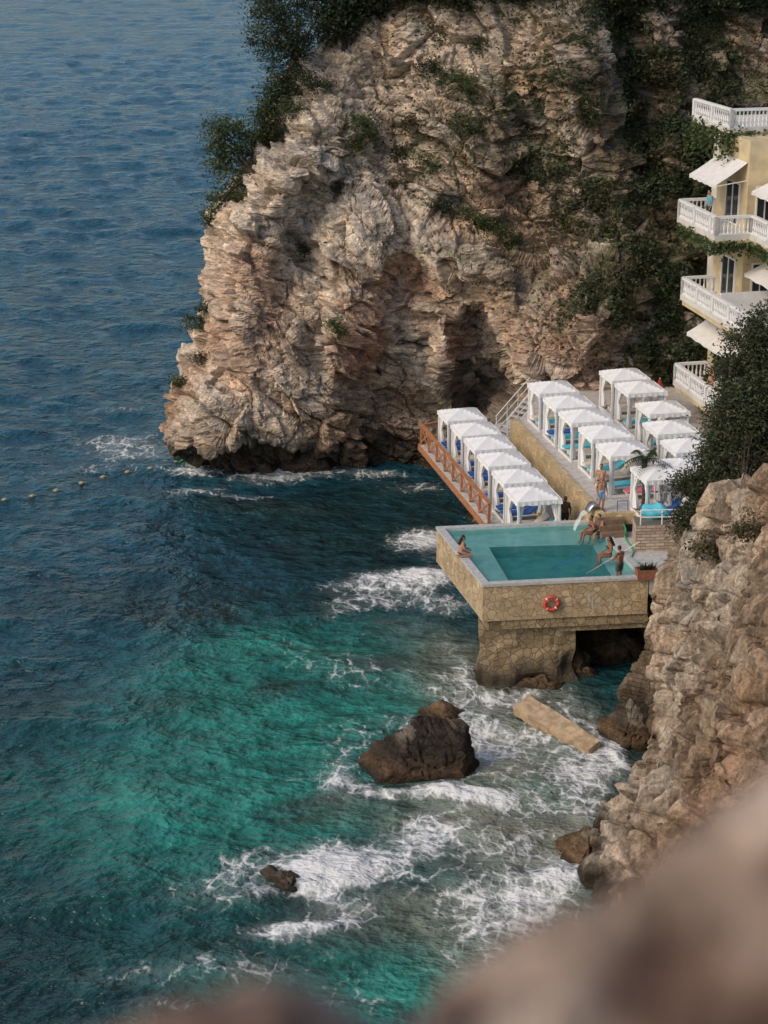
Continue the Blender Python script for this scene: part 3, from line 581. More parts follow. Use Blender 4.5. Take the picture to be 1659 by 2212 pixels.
def ring(mb,outer,inner,z0,z1):
    n=len(outer); vs=[(p.x,p.y,z) for z in (z0,z1) for p in outer]+[(p.x,p.y,z) for z in (z0,z1) for p in inner]; fs=[]
    for i in range(n):
        j=(i+1)%n; fs+=[(i,j,n+j,n+i),(2*n+j,2*n+i,3*n+i,3*n+j),(n+i,n+j,3*n+j,3*n+i),(j,i,2*n+i,2*n+j)]
    mb.add(vs,fs)
mb=MB(); ring(mb,Q,Qi,ZR-.12,ZR); mb.build('coping',M['coping'],pool,False,True)
mb=MB(); ring(mb,Qw,Qwi,3.3,ZR-.122); mb.prism(flat(inset(Q,.32)),3.35,3.45); mb.build('stone_wall',M['flag'],pool,False,True)
dp=[PZ(1098,1254,4.6),PZ(1322,1246,4.6),PZ(1278,1176,4.6),PZ(1056,1182,4.6)]
dp=[Vector((p.x,p.y,0)) for p in dp]
Qb=inset(Q,.345)
mb=MB(); vs=[(p.x,p.y,4.88) for p in Qb]+[(p.x,p.y,4.6) for p in Qb]+[(p.x,p.y,4.6) for p in dp]; fs=[]
for i in range(4):
    j=(i+1)%4; fs+=[(j,i,4+i,4+j),(4+j,4+i,8+i,8+j)]
mb.add(vs,fs); mb.build('shelf',M['tile'],pool,False,True)
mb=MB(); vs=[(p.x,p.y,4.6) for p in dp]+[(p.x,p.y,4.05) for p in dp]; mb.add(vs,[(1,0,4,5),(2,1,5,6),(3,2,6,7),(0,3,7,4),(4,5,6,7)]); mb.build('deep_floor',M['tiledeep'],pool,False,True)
Qs=inset(Q,.35); mb=MB(); mb.add([(p.x,p.y,4.86) for p in Qs],[(0,1,2,3)]); mb.build('water',M['poolwater'],pool,False,True)
ab=(Bc-A).normalized(); ad=(Dc-A).normalized()
def loc(a,b): p=A+ab*a+ad*b; return (p.x,p.y)
mb=MB(); mb.prism([loc(.9,.14),loc(7.3,.14),loc(7.3,2.2),loc(1.6,2.2)],2.85,3.297); mb.prism([loc(3.4,.3),loc(7.3,.3),loc(7.3,2.1),loc(3.4,2.1)],2.55,2.848); mb.build('support_beam',M['pier'],pool,False,True)
# pier: tapering masonry with an uneven footing
cor=[loc(.0,.4),loc(4.3,.55),loc(4.3,6.0),loc(2.3,6.4)]; per=[]
for i in range(4):
    p0,p1=cor[i],cor[(i+1)%4]; k=18
    for j in range(k): per.append((p0[0]+(p1[0]-p0[0])*j/k,p0[1]+(p1[1]-p0[1])*j/k))
cx_=sum(p[0] for p in cor)/4; cy_=sum(p[1] for p in cor)/4; vs=[]; nz=26; npr=len(per)
for k in range(nz):
    z=-1.+(3.29+1.)*k/(nz-1)
    for p in per:
        f_=max(0,(1.7-z)); wob=float(vn(p[0]*1.1,p[1]*1.1,z*1.0,333))*(.10+.42*f_)+float(vn(p[0]*3,p[1]*3,z*2.5,334))*.08; s_=1+.03*f_+wob*.25-.02+.035*max(0,z-2.2)
        vs.append((cx_+(p[0]-cx_)*s_,cy_+(p[1]-cy_)*s_,z))
fs=[(k*npr+i,k*npr+(i+1)%npr,(k+1)*npr+(i+1)%npr,(k+1)*npr+i) for k in range(nz-1) for i in range(npr)]+[tuple(range((nz-1)*npr,nz*npr))]
mb=MB(); mb.add(vs,fs); mb.build('pier',M['pier'],pool,False,True)
on=Vector((ab.y,-ab.x,0))
for a_,w_,z0,z1 in ((4.55,.15,3.75,4.5),(4.75,.09,3.55,4.35),(5.55,.13,3.5,3.95),(5.05,.08,3.65,4.15)):
    mb=MB(); p=[A+ab*a_-on*.033,A+ab*(a_+w_)-on*.033]; nn_=7; vs=[]
    for k in range(nn_):
        t=k/(nn_-1); wob=.3*math.sin(k*2.3+a_*9)*w_
        for s_ in (0,1): q=p[0].lerp(p[1],.5+(s_-.5)*(1-.7*abs(2*t-1)**2))+ab*wob; vs.append((q.x,q.y,z0+(z1-z0)*t))
    mb.add(vs,[(2*k,2*k+1,2*k+3,2*k+2) for k in range(nn_-1)]); mb.build('plaster_stain',M['plaster'],pool,False,True)
# life ring
lp=A+ab*2.98; lrz=PY(1201,1302,lp.y).z
e=empty('life_ring',(lp.x+on.x*.03,lp.y+on.y*.03,lrz),math.atan2(ab.y,ab.x),'orange red life ring hanging on the front wall of the pool','life ring')
rad=.29
def torus(mb,a0,a1,tr_):
    k=max(3,int((a1-a0)/11)); pts=[(rad*math.cos(R(a0+(a1-a0)*i/k)),-.06,rad*math.sin(R(a0+(a1-a0)*i/k))) for i in range(k+1)]; mb.tube(pts,tr_,10,True)
mb=MB(); torus(mb,0,360,.075); mb.build('ring_body',M['ring'],e,True)
for a_ in (45,135,225,315): b_=MB(); torus(b_,a_-4,a_+4,.079); b_.build('white_band',M['white'],e,True)
mb=MB(); mb.tube([(.38*math.cos(R(a)),-.06,.38*math.sin(R(a))) for a in range(0,361,15)],.009,5); mb.build('grab_rope',M['rope'],e)
# ------------------------------------------------------------------ terraces
ZL=4.0; ZU=5.7
l0=PZ(908,962,ZL); l1=PZ(1048,1130,ZL); r0=PZ(1100,952,ZL); r1=PZ(1305,1130,ZL)
mb=MB(); mb.prism([(l0.x,l0.y),(l1.x,l1.y),(r1.x,r1.y),(r0.x+1.5,r0.y),(r0.x+.4,r0.y+4)],ZL-.17,ZL); dk_=mb.build('deck',M['deck']); tag(dk_,'pale lower deck beside the wooden railing','deck',None,'structure')
u0=PZ(1112,915,ZU); u1=PZ(1300,1114,ZU); u2=PZ(1462,1114,ZU)
mb=MB(); mb.prism([(u0.x+.16,u0.y),(u1.x+.16,u1.y+.2),(u2.x,u2.y+.6),(19,84),(24,104),(20,110),(9.5,110),(u0.x+1.3,u0.y+4)],3.7,ZU); t_=mb.build('terrace',M['deck']); tag(t_,'pale upper terrace where the gazebos stand','terrace',None,'structure')
mb=MB(); mb.prism([(u0.x-.2,u0.y+.5),(u1.x-.2,u1.y-.05),(u1.x+.155,u1.y-.05),(u0.x+.155,u0.y+.5)],3.7,ZU+.12); mb.prism([(u1.x+.158,u1.y-.05),(u2.x,u2.y+.3),(u2.x,u2.y+.58),(u1.x+.158,u1.y+.19)],3.7,ZU+.12)
w_=mb.build('retaining_wall',M['wallstone']); tag(w_,'long sand coloured stone wall between the two terraces','wall')
mb=MB(); mb.prism([(p.x,p.y) for p in (Cc,Bc+e2*.02,Bc+e2*3.2,Cc+e2*5,Cc+e2*5+Vector((0,.9,0)),Cc+Vector((0,.9,0)))],4.2,4.93); pp=mb.build('pavement',M['coping']); tag(pp,'paved strip along the right side of the pool','pavement',None,'structure')
s0=PZ(1325,1160,4.93); e=empty('stone_steps',s0,RZ,'short flight of brown stone steps near the fountain','steps')
for i in range(3):
    mb=MB(); mb.box((0,.30*i,.12+.12*i*1.0),(1.2,.29 if i<2 else .6,.24+.24*i)); mb.build('step',M['step'],e)
sw=PZ(1372,1192,4.93); sw2=PZ(1452,1192,4.93)
def stack_mat():
    m,nt,b=nodes('stacked_stone'); co=nt.nodes.new('ShaderNodeNewGeometry').outputs['Position']
    mp=nt.nodes.new('ShaderNodeMapping'); mp.inputs['Rotation'].default_value=(R(90),0,0); nt.links.new(co,mp.inputs[0])
    br=nt.nodes.new('ShaderNodeTexBrick'); nt.links.new(mp.outputs[0],br.inputs[0]); br.inputs['Scale'].default_value=1; br.inputs['Brick Width'].default_value=.42; br.inputs['Row Height'].default_value=.14; br.inputs['Mortar Size'].default_value=.012
    br.inputs['Color1'].default_value=(.56,.46,.36,1); br.inputs['Color2'].default_value=(.38,.28,.19,1); br.inputs['Mortar'].default_value=(.16,.13,.10,1)
    nt.links.new(br.outputs[0],b.inputs['Base Color']); b.inputs['Roughness'].default_value=.85; bump(nt,b,br.outputs['Fac'],-.02); return m
M['stack']=stack_mat()
mb=MB(); mb.prism([(sw.x,sw.y),(sw2.x+1.2,sw2.y+.2),(sw2.x+1.2,sw2.y+1.2),(sw.x,sw.y+1.2)],4.932,6.15)
sw_=mb.build('stone_wall',M['stack']); tag(sw_,'low pale stacked stone wall right of the pool','wall')
e=empty('white_railing',(sw.x+.2,sw.y+.12,6.15),math.atan2(.1,1.6),'white tube railing on top of the low stacked stone wall','railing')
for i in range(3): mb=MB(); mb.tube([(i*.95,0,0),(i*.95,0,.7)],.03,8); mb.build('post',M['white'],e)
for zz_ in (.35,.68): mb=MB(); mb.tube([(0,0,zz_),(1.9,0,zz_)],.028,8); mb.build('rail',M['white'],e)
tb=PZ(1418,1122,6.15)
mb=MB(); mb.ell((0,0,.28),(.68,.55,.32),22,12); bmv=[Vector(p) for p in mb.v]
mb.v=[tuple(p+Vector((.05*math.sin(p.y*13),.04*math.cos(p.x*10),.06*math.sin(p.x*9)+.05*math.cos(p.y*11+p.x*4)))) for p in bmv]
o=mb.build('covered_tub',M['cyan'],None,True); o.location=(tb.x,tb.y+.3,6.15); tag(o,'rounded bundle under a turquoise cover behind the white tube railing','cover')
# wooden railing along lower deck
k0=PZ(910,958,ZL)+Vector((.02,0,0)); k1=PZ(1056,1132,ZL)+Vector((.02,0,0)); dv=k1-k0; L=dv.length
e=empty('wooden_railing',k0,math.atan2(dv.y,dv.x),'orange brown wooden railing with crossed braces along the lower deck','railing')
nb=8
for i in range(nb+1): mb=MB(); mb.box((L*i/nb,-.02,.40),(.12,.12,1.25)); mb.build('post',M['wood'],e)
mb=MB(); mb.box((L/2,-.02,1.06),(L+.2,.2,.08)); mb.build('top_rail',M['wood'],e)
mb=MB(); mb.box((L/2,-.14,-.18),(L+.1,.10,.34)); mb.build('bottom_beam',M['wood'],e)
for i in range(nb):
    a,b_=L*i/nb+.06,L*(i+1)/nb-.06
    for s_ in (0,1): mb=MB(); mb.beam((a,-.02-.015*s_,.1 if s_ else .98),(b_,-.02-.015*s_,.98 if s_ else .1),.03,.09); mb.build('cross_brace',M['wood'],e)
e=empty('wooden_railing',k0,math.atan2(3,.6)+R(-45),'short orange brown wooden railing closing the far end of the lower deck','railing')
for i in range(3): mb=MB(); mb.box((.9*i+.15,0,.5),(.1,.1,1.0)); mb.build('post',M['wood'],e)
mb=MB(); mb.box((1.05,0,1.03),(2.2,.16,.07)); mb.build('top_rail',M['wood'],e)
s0=PZ(1088,938,ZL); e=empty('stair',s0,R(40),'white railed stair from the lower deck to the upper terrace','stair')
for i in range(8): mb=MB(); mb.box((.3*i,0,.2+.21*i),(.27,.8,.05)); mb.build('step',M['coping'],e)
for sgn in (-1,1):
    mb=MB(); mb.beam((-.15,sgn*.44,.03),(2.3,sgn*.44,1.74),.05,.16); mb.build('stringer',M['white'],e)
    mb=MB()
    for h_ in (.5,.95): mb.tube([(-.2,sgn*.44,h_),(2.3,sgn*.44,h_+1.74)],.026,8)
    for i in range(4): mb.tube([(-.15+.8*i,sgn*.44,.03+.56*i),(-.15+.8*i,sgn*.44,.98+.56*i)],.024,8)
    mb.build('handrail',M['white'],e)
# ------------------------------------------------------------------ gazebos
def make_gazebo():
    e=empty('gazebo',(0,0,0)); W=1.07
    n=12; vs=[];fs=[]
    for i in range(n+1):
        for j in range(n+1):
            x=(i/n*2-1)*W; y=(j/n*2-1)*W; t=1-max(abs(x),abs(y))/W
            z=2.06+.36*t**.85-.04*math.sin(math.pi*min(1,abs(abs(x)-abs(y))/W))*(t<.98)
            vs.append((x,y,z))
    for i in range(n):
        for j in range(n): fs.append((i*(n+1)+j,(i+1)*(n+1)+j,(i+1)*(n+1)+j+1,i*(n+1)+j+1))
    mb=MB(); mb.add(vs,fs); k=24
    per=[]
    for s_ in range(4):
        for i in range(k):
            t=i/k*2-1; q=[(t,-1),(1,t),(-t,1),(-1,-t)][s_]; per.append(q)
    vv=[];ff=[]; m_=len(per)
    for (a,b_),i in zip(per,range(m_)):
        w=1+.018*math.sin(i*1.9); vv.append((a*W,b_*W,2.06)); vv.append((a*W*w*1.01,b_*W*w*1.01,1.85-.025*math.sin(i*.9)))
    for i in range(m_): j=(i+1)%m_; ff.append((2*i,2*i+1,2*j+1,2*j))
    mb.add(vv,ff); mb.build('roof',M['canvas'],e)
    mb=MB()
    for s_ in (-1,1): mb.box((0,s_*.97,1.95),(1.85,.05,.06)); mb.box((s_*.97,0,1.95),(.05,1.83,.06))
    mb.build('roof_frame',M['white'],e)
    for sx in (-1,1):
        for sy in (-1,1): mb=MB(); mb.box((sx*.98,sy*.98,.985),(.095,.095,1.97)); mb.build('post',M['white'],e)
    mb=MB()
    for s_ in (-1,1): mb.box((0,s_*.98,.07),(1.87,.07,.12)); mb.box((s_*.98,0,.07),(.07,1.87,.12))
    mb.build('base_frame',M['white'],e)
    for sx,sy in ((-1,-1),(-1,1),(1,-1),(1,1)):
        vs=[];fs=[];nz=9;na=24; prof=[.17,.16,.15,.12,.075,.12,.16,.20,.23]; long=[.26,.25,.22,.18,.11,.20,.30,.38,.42]
        for a_ in range(nz):
            z=.18+1.75*a_/(nz-1)
            for b_ in range(na):
                t=2*math.pi*b_/na; f_=(1+.2*math.cos(7*t+a_*.3))*.85
                vs.append((sx*.86-sx*(prof[a_]-.12)*.6+prof[a_]*f_*math.cos(t)*.9,sy*.86-sy*(long[a_]-.12)*.7+long[a_]*f_*math.sin(t)*.75,z))
        for a_ in range(nz-1):
            for b_ in range(na): fs.append((a_*na+b_,a_*na+(b_+1)%na,(a_+1)*na+(b_+1)%na,(a_+1)*na+b_))
        mb=MB(); mb.add(vs,fs); mb.build('curtain',M['canvas'],e,True)
    return e
def make_lounger(mat):
    e=empty('sun_lounger',(0,0,0))
    mb=MB()
    for s_ in (-1,1): mb.beam((-.95,s_*.29,.3),(.95,s_*.29,.3),.05,.06)
    for x_ in (-.9,.3,.9): mb.beam((x_,-.26,.3),(x_,.26,.3),.05,.04)
    mb.build('frame',M['white'],e)
    for sx in (-.8,.8):
        for sy in (-.29,.29): mb=MB(); mb.box((sx,sy,.135),(.05,.05,.27)); mb.build('leg',M['white'],e)
    mb=MB(); mb.box((-.30,0,.375),(1.28,.6,.09)); mb.build('mattress',mat,e)
    mt=Matrix.Rotation(R(-38),3,'Y'); mb=MB(); mb.box((.62,0,.60),(.72,.6,.09),mt); mb.build('backrest',mat,e)
    return e
gz=make_gazebo(); used=[False]
LP={k:make_lounger(M[k]) for k in ('navy','cyan','pink','sandc')}; lused={k:False for k in LP}
cname={'navy':'deep blue','cyan':'turquoise','pink':'pink','sandc':'cream'}
ordn=['first','second','third','fourth','fifth','sixth','seventh']
def put_g(p,label,group):
    if not used[0]: used[0]=True; o=gz; o.location=p; o.rotation_euler=(0,0,RZ); tag(o,label,'gazebo',group)
    else: o=dup(gz,p,RZ,label,group)
    return o
def put_l(k,p,rz,label,group):
    if not lused[k]: lused[k]=True; o=LP[k]; o.location=p; o.rotation_euler=(0,0,rz); tag(o,label,'sun lounger',group)
    else: o=dup(LP[k],p,rz,label,group)
    return o
rowL=[(998,881),(1028,912),(1058,942),(1088,976),(1122,1012),(1152,1050)]
rowA=[(1195,822),(1230,853),(1265,883),(1310,917),(1350,953)]
rowB=[(1350,795),(1385,822),(1432,865),(1450,907),(1490,945),(1480,988),(1428,1003)]
def bed(p,k,side,rowtxt,i,off):
    q=p+e1*off; put_l(k,(q.x,q.y,p.z),RZ,f'{cname[k]} lounger, {side} side, under {ordn[i]} gazebo from the cliff, {rowtxt}','sun loungers under the gazebos')
for i,(u,v) in enumerate(rowL):
    p=PZ(u,v,ZL+2.42); p.z=ZL; put_g(p,f'white gazebo, {ordn[i]} from the cliff in the row beside the wooden railing','white gazebos on the terraces')
    bed(p,'cyan' if i==5 else 'navy','near','railing row',i,.45); bed(p,'sandc' if i%2 else 'navy','far','railing row',i,-.45)
for i,(u,v) in enumerate(rowA):
    p=PZ(u,v,ZU+2.42); p.z=ZU; put_g(p,f'white gazebo, {ordn[i]} from the cliff in the row along the stone wall','white gazebos on the terraces')
    if i<4: bed(p,['cyan','cyan','sandc','cyan'][i],'near','stone wall row',i,.45); bed(p,['sandc','navy','cyan','sandc'][i],'far','stone wall row',i,-.45)
for i,(u,v) in enumerate(rowB):
    p=PZ(u,v,ZU+2.42); p.z=ZU; put_g(p,f'white gazebo, {ordn[i]} from the cliff in the row nearest the hotel','white gazebos on the terraces')
    bed(p,['sandc','cyan','cyan','navy','cyan','sandc','navy'][i],'near','hotel row',i,.45)
for k,u,v,a,lab in [('cyan',1352,1060,20,'turquoise sun lounger in the open below the wall row gazebos beside the palm'),('sandc',1330,1040,20,'cream sun lounger in the open behind the turquoise one by the palm'),('pink',1392,1075,10,'pink covered sun lounger just right of the palm trunk')]:
    p=PZ(u,v,ZU); put_l(k,p,R(a),lab,'sun loungers in the open')
tw=PZ(1172,1118,ZL+.45); mb=MB()
for k in range(3): mb.box((.02*k,.01*k,.425+.09*k),(.5-.03*k,.34-.02*k,.085))
mb.box((0,0,.19),(.5,.34,.38))
o=mb.build('folded_towel',M['yellowc']); o.location=(tw.x,tw.y,ZL); o.rotation_euler=(0,0,RZ); tag(o,'folded yellow towel pile at the foot of the nearest gazebo','towel')
# ------------------------------------------------------------------ palm
pb=PZ(1388,1108,ZU); e=empty('palm_tree',pb,0,'small palm with a shaggy trunk at the pool end of the upper terrace','palm')
mb=MB(); pts=[];rs=[]
for i in range(26): pts.append((.05*math.sin(i*.15),.0,2.6*i/25)); rs.append(.10+.03*(i%2)+.02*(i>18))
mb.tube(pts,rs,9); mb.build('trunk',M['bark'],e)
for k in range(15):
    a=k*2.4; Lf=1.0+.2*random.random(); el_=R(70-9*(k%8))
    vs=[];fs=[]
    for i in range(14):
        t=i/13; hx=Lf*t*math.cos(el_)*(1+.2*t); hz_=2.6+Lf*t*math.sin(el_)-.75*t*t
        p=Vector((math.cos(a)*hx+.03,math.sin(a)*hx,hz_)); sd_=Vector((-math.sin(a),math.cos(a),0)); w=.36*math.sin(math.pi*min(1,t*.9+.1))+.03
        for s_ in (-1,1):
            n0=len(vs); tip=p+sd_*s_*w+Vector((math.cos(a)*.1,math.sin(a)*.1,-.14)); q=Vector((math.cos(a),math.sin(a),0))*.03
            vs+= [p-q,p+q,tip]; fs.append((n0,n0+1,n0+2))
    mesh_obj('frond',vs,fs,M['leaf'],e,False,np.tile(np.array([.05,.075,.02])*random.uniform(.7,1.2),(len(vs),1)))
# ------------------------------------------------------------------ fountain, trolley, planter, hoses
fp=PZ(1302,1138,4.93); e=empty('fountain_spout',fp,RZ,'curved metal fountain spout pouring a sheet of water into the pool','fountain')
vs=[];fs=[];n=14
for i in range(n+1):
    t=i/n; a=math.pi*.80*t; px=-.45+.45*math.cos(a); pz=.25+.95*math.sin(a)
    if t<.01: pz=0.0
    for s_ in (-1,1): vs.append((px,s_*.28,pz))
for i in range(n): fs.append((2*i,2*i+1,2*i+3,2*i+2))
o=mesh_obj('spout',vs,fs,M['metal'],e,True); sm=o.modifiers.new('s','SOLIDIFY'); sm.thickness=.05
vs=[];fs=[]
for i in range(12):
    t=i/11; px=-.82-.55*t; pz=.80-.86*t*t
    for j in range(5): vs.append((px+.02*math.sin(j*2.1+i),(j/4-.5)*.5*(1-.3*t),pz))
for i in range(11):
    for j in range(4): fs.append((i*5+j,i*5+j+1,i*5+j+6,i*5+j+5))
def fall():
    m,nt,b=nodes('falling_water'); b.inputs['Base Color'].default_value=(.75,.8,.8,1); b.inputs['Roughness'].default_value=.2
    co=nt.nodes.new('ShaderNodeTexCoord').outputs['Object']; mp=nt.nodes.new('ShaderNodeMapping'); mp.inputs['Scale'].default_value=(1,14,1.5); nt.links.new(co,mp.inputs[0])
    nn=noise_node(nt,mp.outputs[0],2,3).outputs[0]; nt.links.new(ramp(nt,nn,.3,.65,.15,.85),b.inputs['Alpha']); return m
M['fall']=fall(); o=mesh_obj('water_sheet',vs,fs,M['fall'],e,True)
tp_=PZ(1348,1148,4.93)+Vector((0,.5,0)); tp_.z=4.93; e=empty('hose_trolley',tp_,RZ,'blue framed hose trolley with a green reel near the steps','trolley')
mb=MB()
for s_ in (-1,1): mb.tube([(s_*.25,-.1,.12),(s_*.25,.12,.7),(s_*.25,.15,1.25)],.022,8)
mb.tube([(-.25,.15,1.25),(.25,.15,1.25)],.022,8); mb.tube([(-.25,.12,.7),(.25,.12,.7)],.022,8); mb.tube([(-.25,-.1,.12),(.25,-.1,.12)],.022,8); mb.build('frame',M['blue'],e,True)
mb=MB()
for r_ in range(5): mb.tube([(-.2+.1*r_,.27*math.cos(R(a)),.45+.27*math.sin(R(a))) for a in range(0,361,20)],.05,6)
mb.build('hose_reel',M['green'],e,True)
for s_ in (-1,1): mb=MB(); mb.tube([(s_*.3-.03,-.1,.14),(s_*.3+.03,-.1,.14)],.14,14); mb.build('wheel',M['black'],e)
mb=MB(); mb.box((.1,-.35,.17),(.7,.4,.34)); mb.build('pump_box',M['black'],e)
def hose(label,pts,r,mat):
    pts=[Vector(p) for p in pts]; out=[]
    for i in range(len(pts)-1):
        p0=pts[max(i-1,0)];p1=pts[i];p2=pts[i+1];p3=pts[min(i+2,len(pts)-1)]
        for k in range(6):
            t=k/6; out.append(.5*((2*p1)+(p2-p0)*t+(2*p0-5*p1+4*p2-p3)*t*t+(3*p1-p0-3*p2+p3)*t**3))
    out.append(pts[-1]); mb=MB(); mb.tube(out,r,7); o=mb.build('hose',mat,None,True); return tag(o,label,'hose')
hose('green hose looping from the trolley down to the planter',[PZ(1345,1128,5.4),PZ(1352,1145,5.35),PZ(1350,1160,5.0),PZ(1368,1190,4.97),PZ(1362,1208,4.97),PZ(1382,1216,4.97)],.035,M['green'])
hose('blue hose coiled on the pool water',[PZ(1190,1230,4.86),PZ(1215,1214,4.86),PZ(1245,1212,4.86),PZ(1250,1196,4.86),PZ(1228,1215,4.86),PZ(1208,1222,4.86)],.022,M['blue'])
hose('blue hose rising from the pool edge to the fountain',[PZ(1295,1172,4.9),PZ(1303,1158,5.05),PZ(1322,1146,5.05),PZ(1340,1138,5.1)],.03,M['blue'])
hp=PZ(1396,1248,4.93); e=empty('planter',hp,math.atan2(ab.y,ab.x),'terracotta planter with a spiky plant at the pool corner','planter')
mb=MB(); mb.add([(sx*a,sy*b_,z) for z,a,b_ in ((0,.42,.26),(.42,.46,.29),(.42,.41,.24),(.34,.41,.24)) for sx,sy in ((-1,-1),(1,-1),(1,1),(-1,1))],[(4*r_+i,4*r_+(i+1)%4,4*r_+4+(i+1)%4,4*r_+4+i) for r_ in range(3) for i in range(4)]+[(12,13,14,15)]); mb.build('pot',M['terra'],e)
vs=[];fs=[]
for k in range(46):
    a=random.random()*6.28; tl=random.uniform(.25,.5); el_=random.uniform(.5,1.4); bx=random.uniform(-.3,.3)
    d=Vector((math.cos(a)*math.cos(el_),math.sin(a)*math.cos(el_),math.sin(el_))); sd_=Vector((-math.sin(a),math.cos(a),0))*.03; p=Vector((bx,0,.36)); n0=len(vs)
    vs+= [p-sd_,p+sd_,p+d*tl*.6+sd_*.8,p+d*tl-Vector((0,0,.05)),p+d*tl*.6-sd_*.8]; fs.append((n0,n0+1,n0+2,n0+3,n0+4))
mesh_obj('spiky_leaves',vs,fs,M['leaf'],e,False,np.tile([.035,.055,.025],(len(vs),1)))
rp=PZ(1424,888,ZU); e=empty('parasol',(rp.x,rp.y+.3,ZU),0,'half folded red parasol between the hotel row gazebos','parasol'); e.scale=(.8,.8,.8)
mb=MB(); mb.tube([(0,0,0),(0,0,2.2)],.03,8); mb.build('pole',M['white'],e)
vs=[(0,0,2.2)];fs=[]
for i in range(16): a=2*math.pi*i/16; r_=.5*(1-.22*(i%2)); vs.append((r_*math.cos(a),r_*math.sin(a),1.1+.06*(i%2)))
for i in range(16): fs.append((0,1+i,1+(i+1)%16))
mb=MB(); mb.add(vs,fs); mb.build('canopy',M['red'],e)
# ------------------------------------------------------------------ hotel
O=Vector((15.75,99.7,0)); ht=empty('hotel',O,RZ,'yellow and white hotel stepped against the cliff with balustraded balconies','building')
mb=MB(); mb.box((7.4,-1.1,12.2),(11.2,4.0,16.6)); mb.build('wall',M['yellow'],ht)
mb=MB(); mb.box((8.4,-9.1,12.15),(9.6,11.9,16.5)); o=mb.build('wall',M['cream'],ht); o['label']='cream rendered wing nearer the viewer'
mb=MB(); mb.box((8.0,4.0,12.0),(8,6,16)); o=mb.build('wall',M['cream'],ht); o['label']='cream rear block against the cliff'
prof=[(0,.055),(.06,.055),(.09,.03),(.22,.062),(.36,.05),(.5,.028),(.62,.045),(.68,.055),(.74,.055)]
def balustrade(mb,p0,p1,z):
    p0,p1=Vector((*p0,z)),Vector((*p1,z)); d=p1-p0; L=d.length; nb=max(2,int(L/.21))
    for i in range(nb+1):
        q=p0+d*i/nb
        if i%10==0 or i==nb: mb.box(q+Vector((0,0,.46)),(.2,.2,.92))
        else: mb.tube([q+Vector((0,0,.09+h_)) for h_,_ in prof],[r_ for _,r_ in prof],7,False)
    mb.beam(p0+Vector((0,0,.05)),p1+Vector((0,0,.05)),.2,.09); mb.beam(p0+Vector((0,0,.90)),p1+Vector((0,0,.90)),.2,.13)
def balcony(poly,rail,z,label):
    mb=MB(); mb.prism(poly,z-.26,z); b_=mb.build('balcony',M['cream'],ht); b_['label']=label
    m2=MB()
    for i in range(len(rail)-1): balustrade(m2,rail[i],rail[i+1],z+.002)
    m2.build('balustrade',M['white'],b_)
    m3=MB(); cx_=sum(p[0] for p in poly)/len(poly); cy_=sum(p[1] for p in poly)/len(poly)
    m3.prism([(cx_+(p[0]-cx_)*.97,cy_+(p[1]-cy_)*.97) for p in poly],z-.5,z-.263); m3.build('soffit',M['yellow'],b_)
    return b_
balcony([(1.2,3.4),(1.5,-1.1),(14,-1.1),(14,3.4)],[(1.3,3.3),(1.6,-1.0),(13,-1.0)],20.85,'roof terrace balcony at the top')
balcony([(-.2,1.2),(-.2,-4),(1.7,-4),(1.7,-13),(3.55,-13),(3.55,1.2)],[(1.75,1.1),(-.1,1.1),(-.1,-3.9),(1.8,-3.9),(1.8,-12.9)],16.0,'stepped balcony second from the top')
balcony([(-.2,.2),(-.2,-12),(3.55,-12),(3.55,.2)],[(1.75,.1),(-.1,.1),(-.1,-11.9)],12.1,'long straight balcony third from the top')
balcony([(-.2,.6),(-.2,-8),(3.55,-8),(3.55,.6)],[(1.75,.5),(-.1,.5),(-.1,-7.9)],7.35,'lowest balcony above the gazebos')
mb=MB(); mb.box((1.7,-4.5,12.65),(3.2,.08,1.1)); o=mb.build('partition',M['white'],ht)
mb=MB(); mb.box((1.7,-8,12.65),(3.2,.08,1.1)); o=mb.build('partition',M['white'],ht)
def awning(p0,p1,out,drop,label):
    p0,p1=Vector(p0),Vector(p1); out=Vector(out); n=10; vs=[];fs=[]
    for i in range(n+1):
        q=p0.lerp(p1,i/n)
        for j in range(5): t=j/4; vs.append(q+out*t-Vector((0,0,drop*t+.05*math.sin(math.pi*t))))
        vs.append(q+out*1.001-Vector((0,0,drop+.16+.03*math.cos(i*3.0))))
    for i in range(n):
        for j in range(5): fs.append((i*6+j,(i+1)*6+j,(i+1)*6+j+1,i*6+j+1))
    o=mesh_obj('awning',vs,fs,M['awning'],ht); o['label']=label
    mb=MB()
    for q in (p0,p1): mb.beam(q-Vector((0,0,.9)),q+out*.97-Vector((0,0,drop+.05)),.04,.04)
    mb.build('awning_arm',M['white'],o)
awning((1.78,.6,19.4),(1.78,-2.95,19.4),(-1.7,-.1,0),1.05,'upper white awning')
awning((3.58,-3.4,18.9),(3.58,-9,18.9),(-1.7,0,0),.85,'white awning at the right edge')
awning((3.58,-3.6,14.9),(3.58,-11,14.9),(-1.9,0,0),.95,'long white awning over the third balcony')
awning((1.78,.2,11.0),(1.78,-6.0,11.0),(-1.5,0,0),.95,'lower white awning')
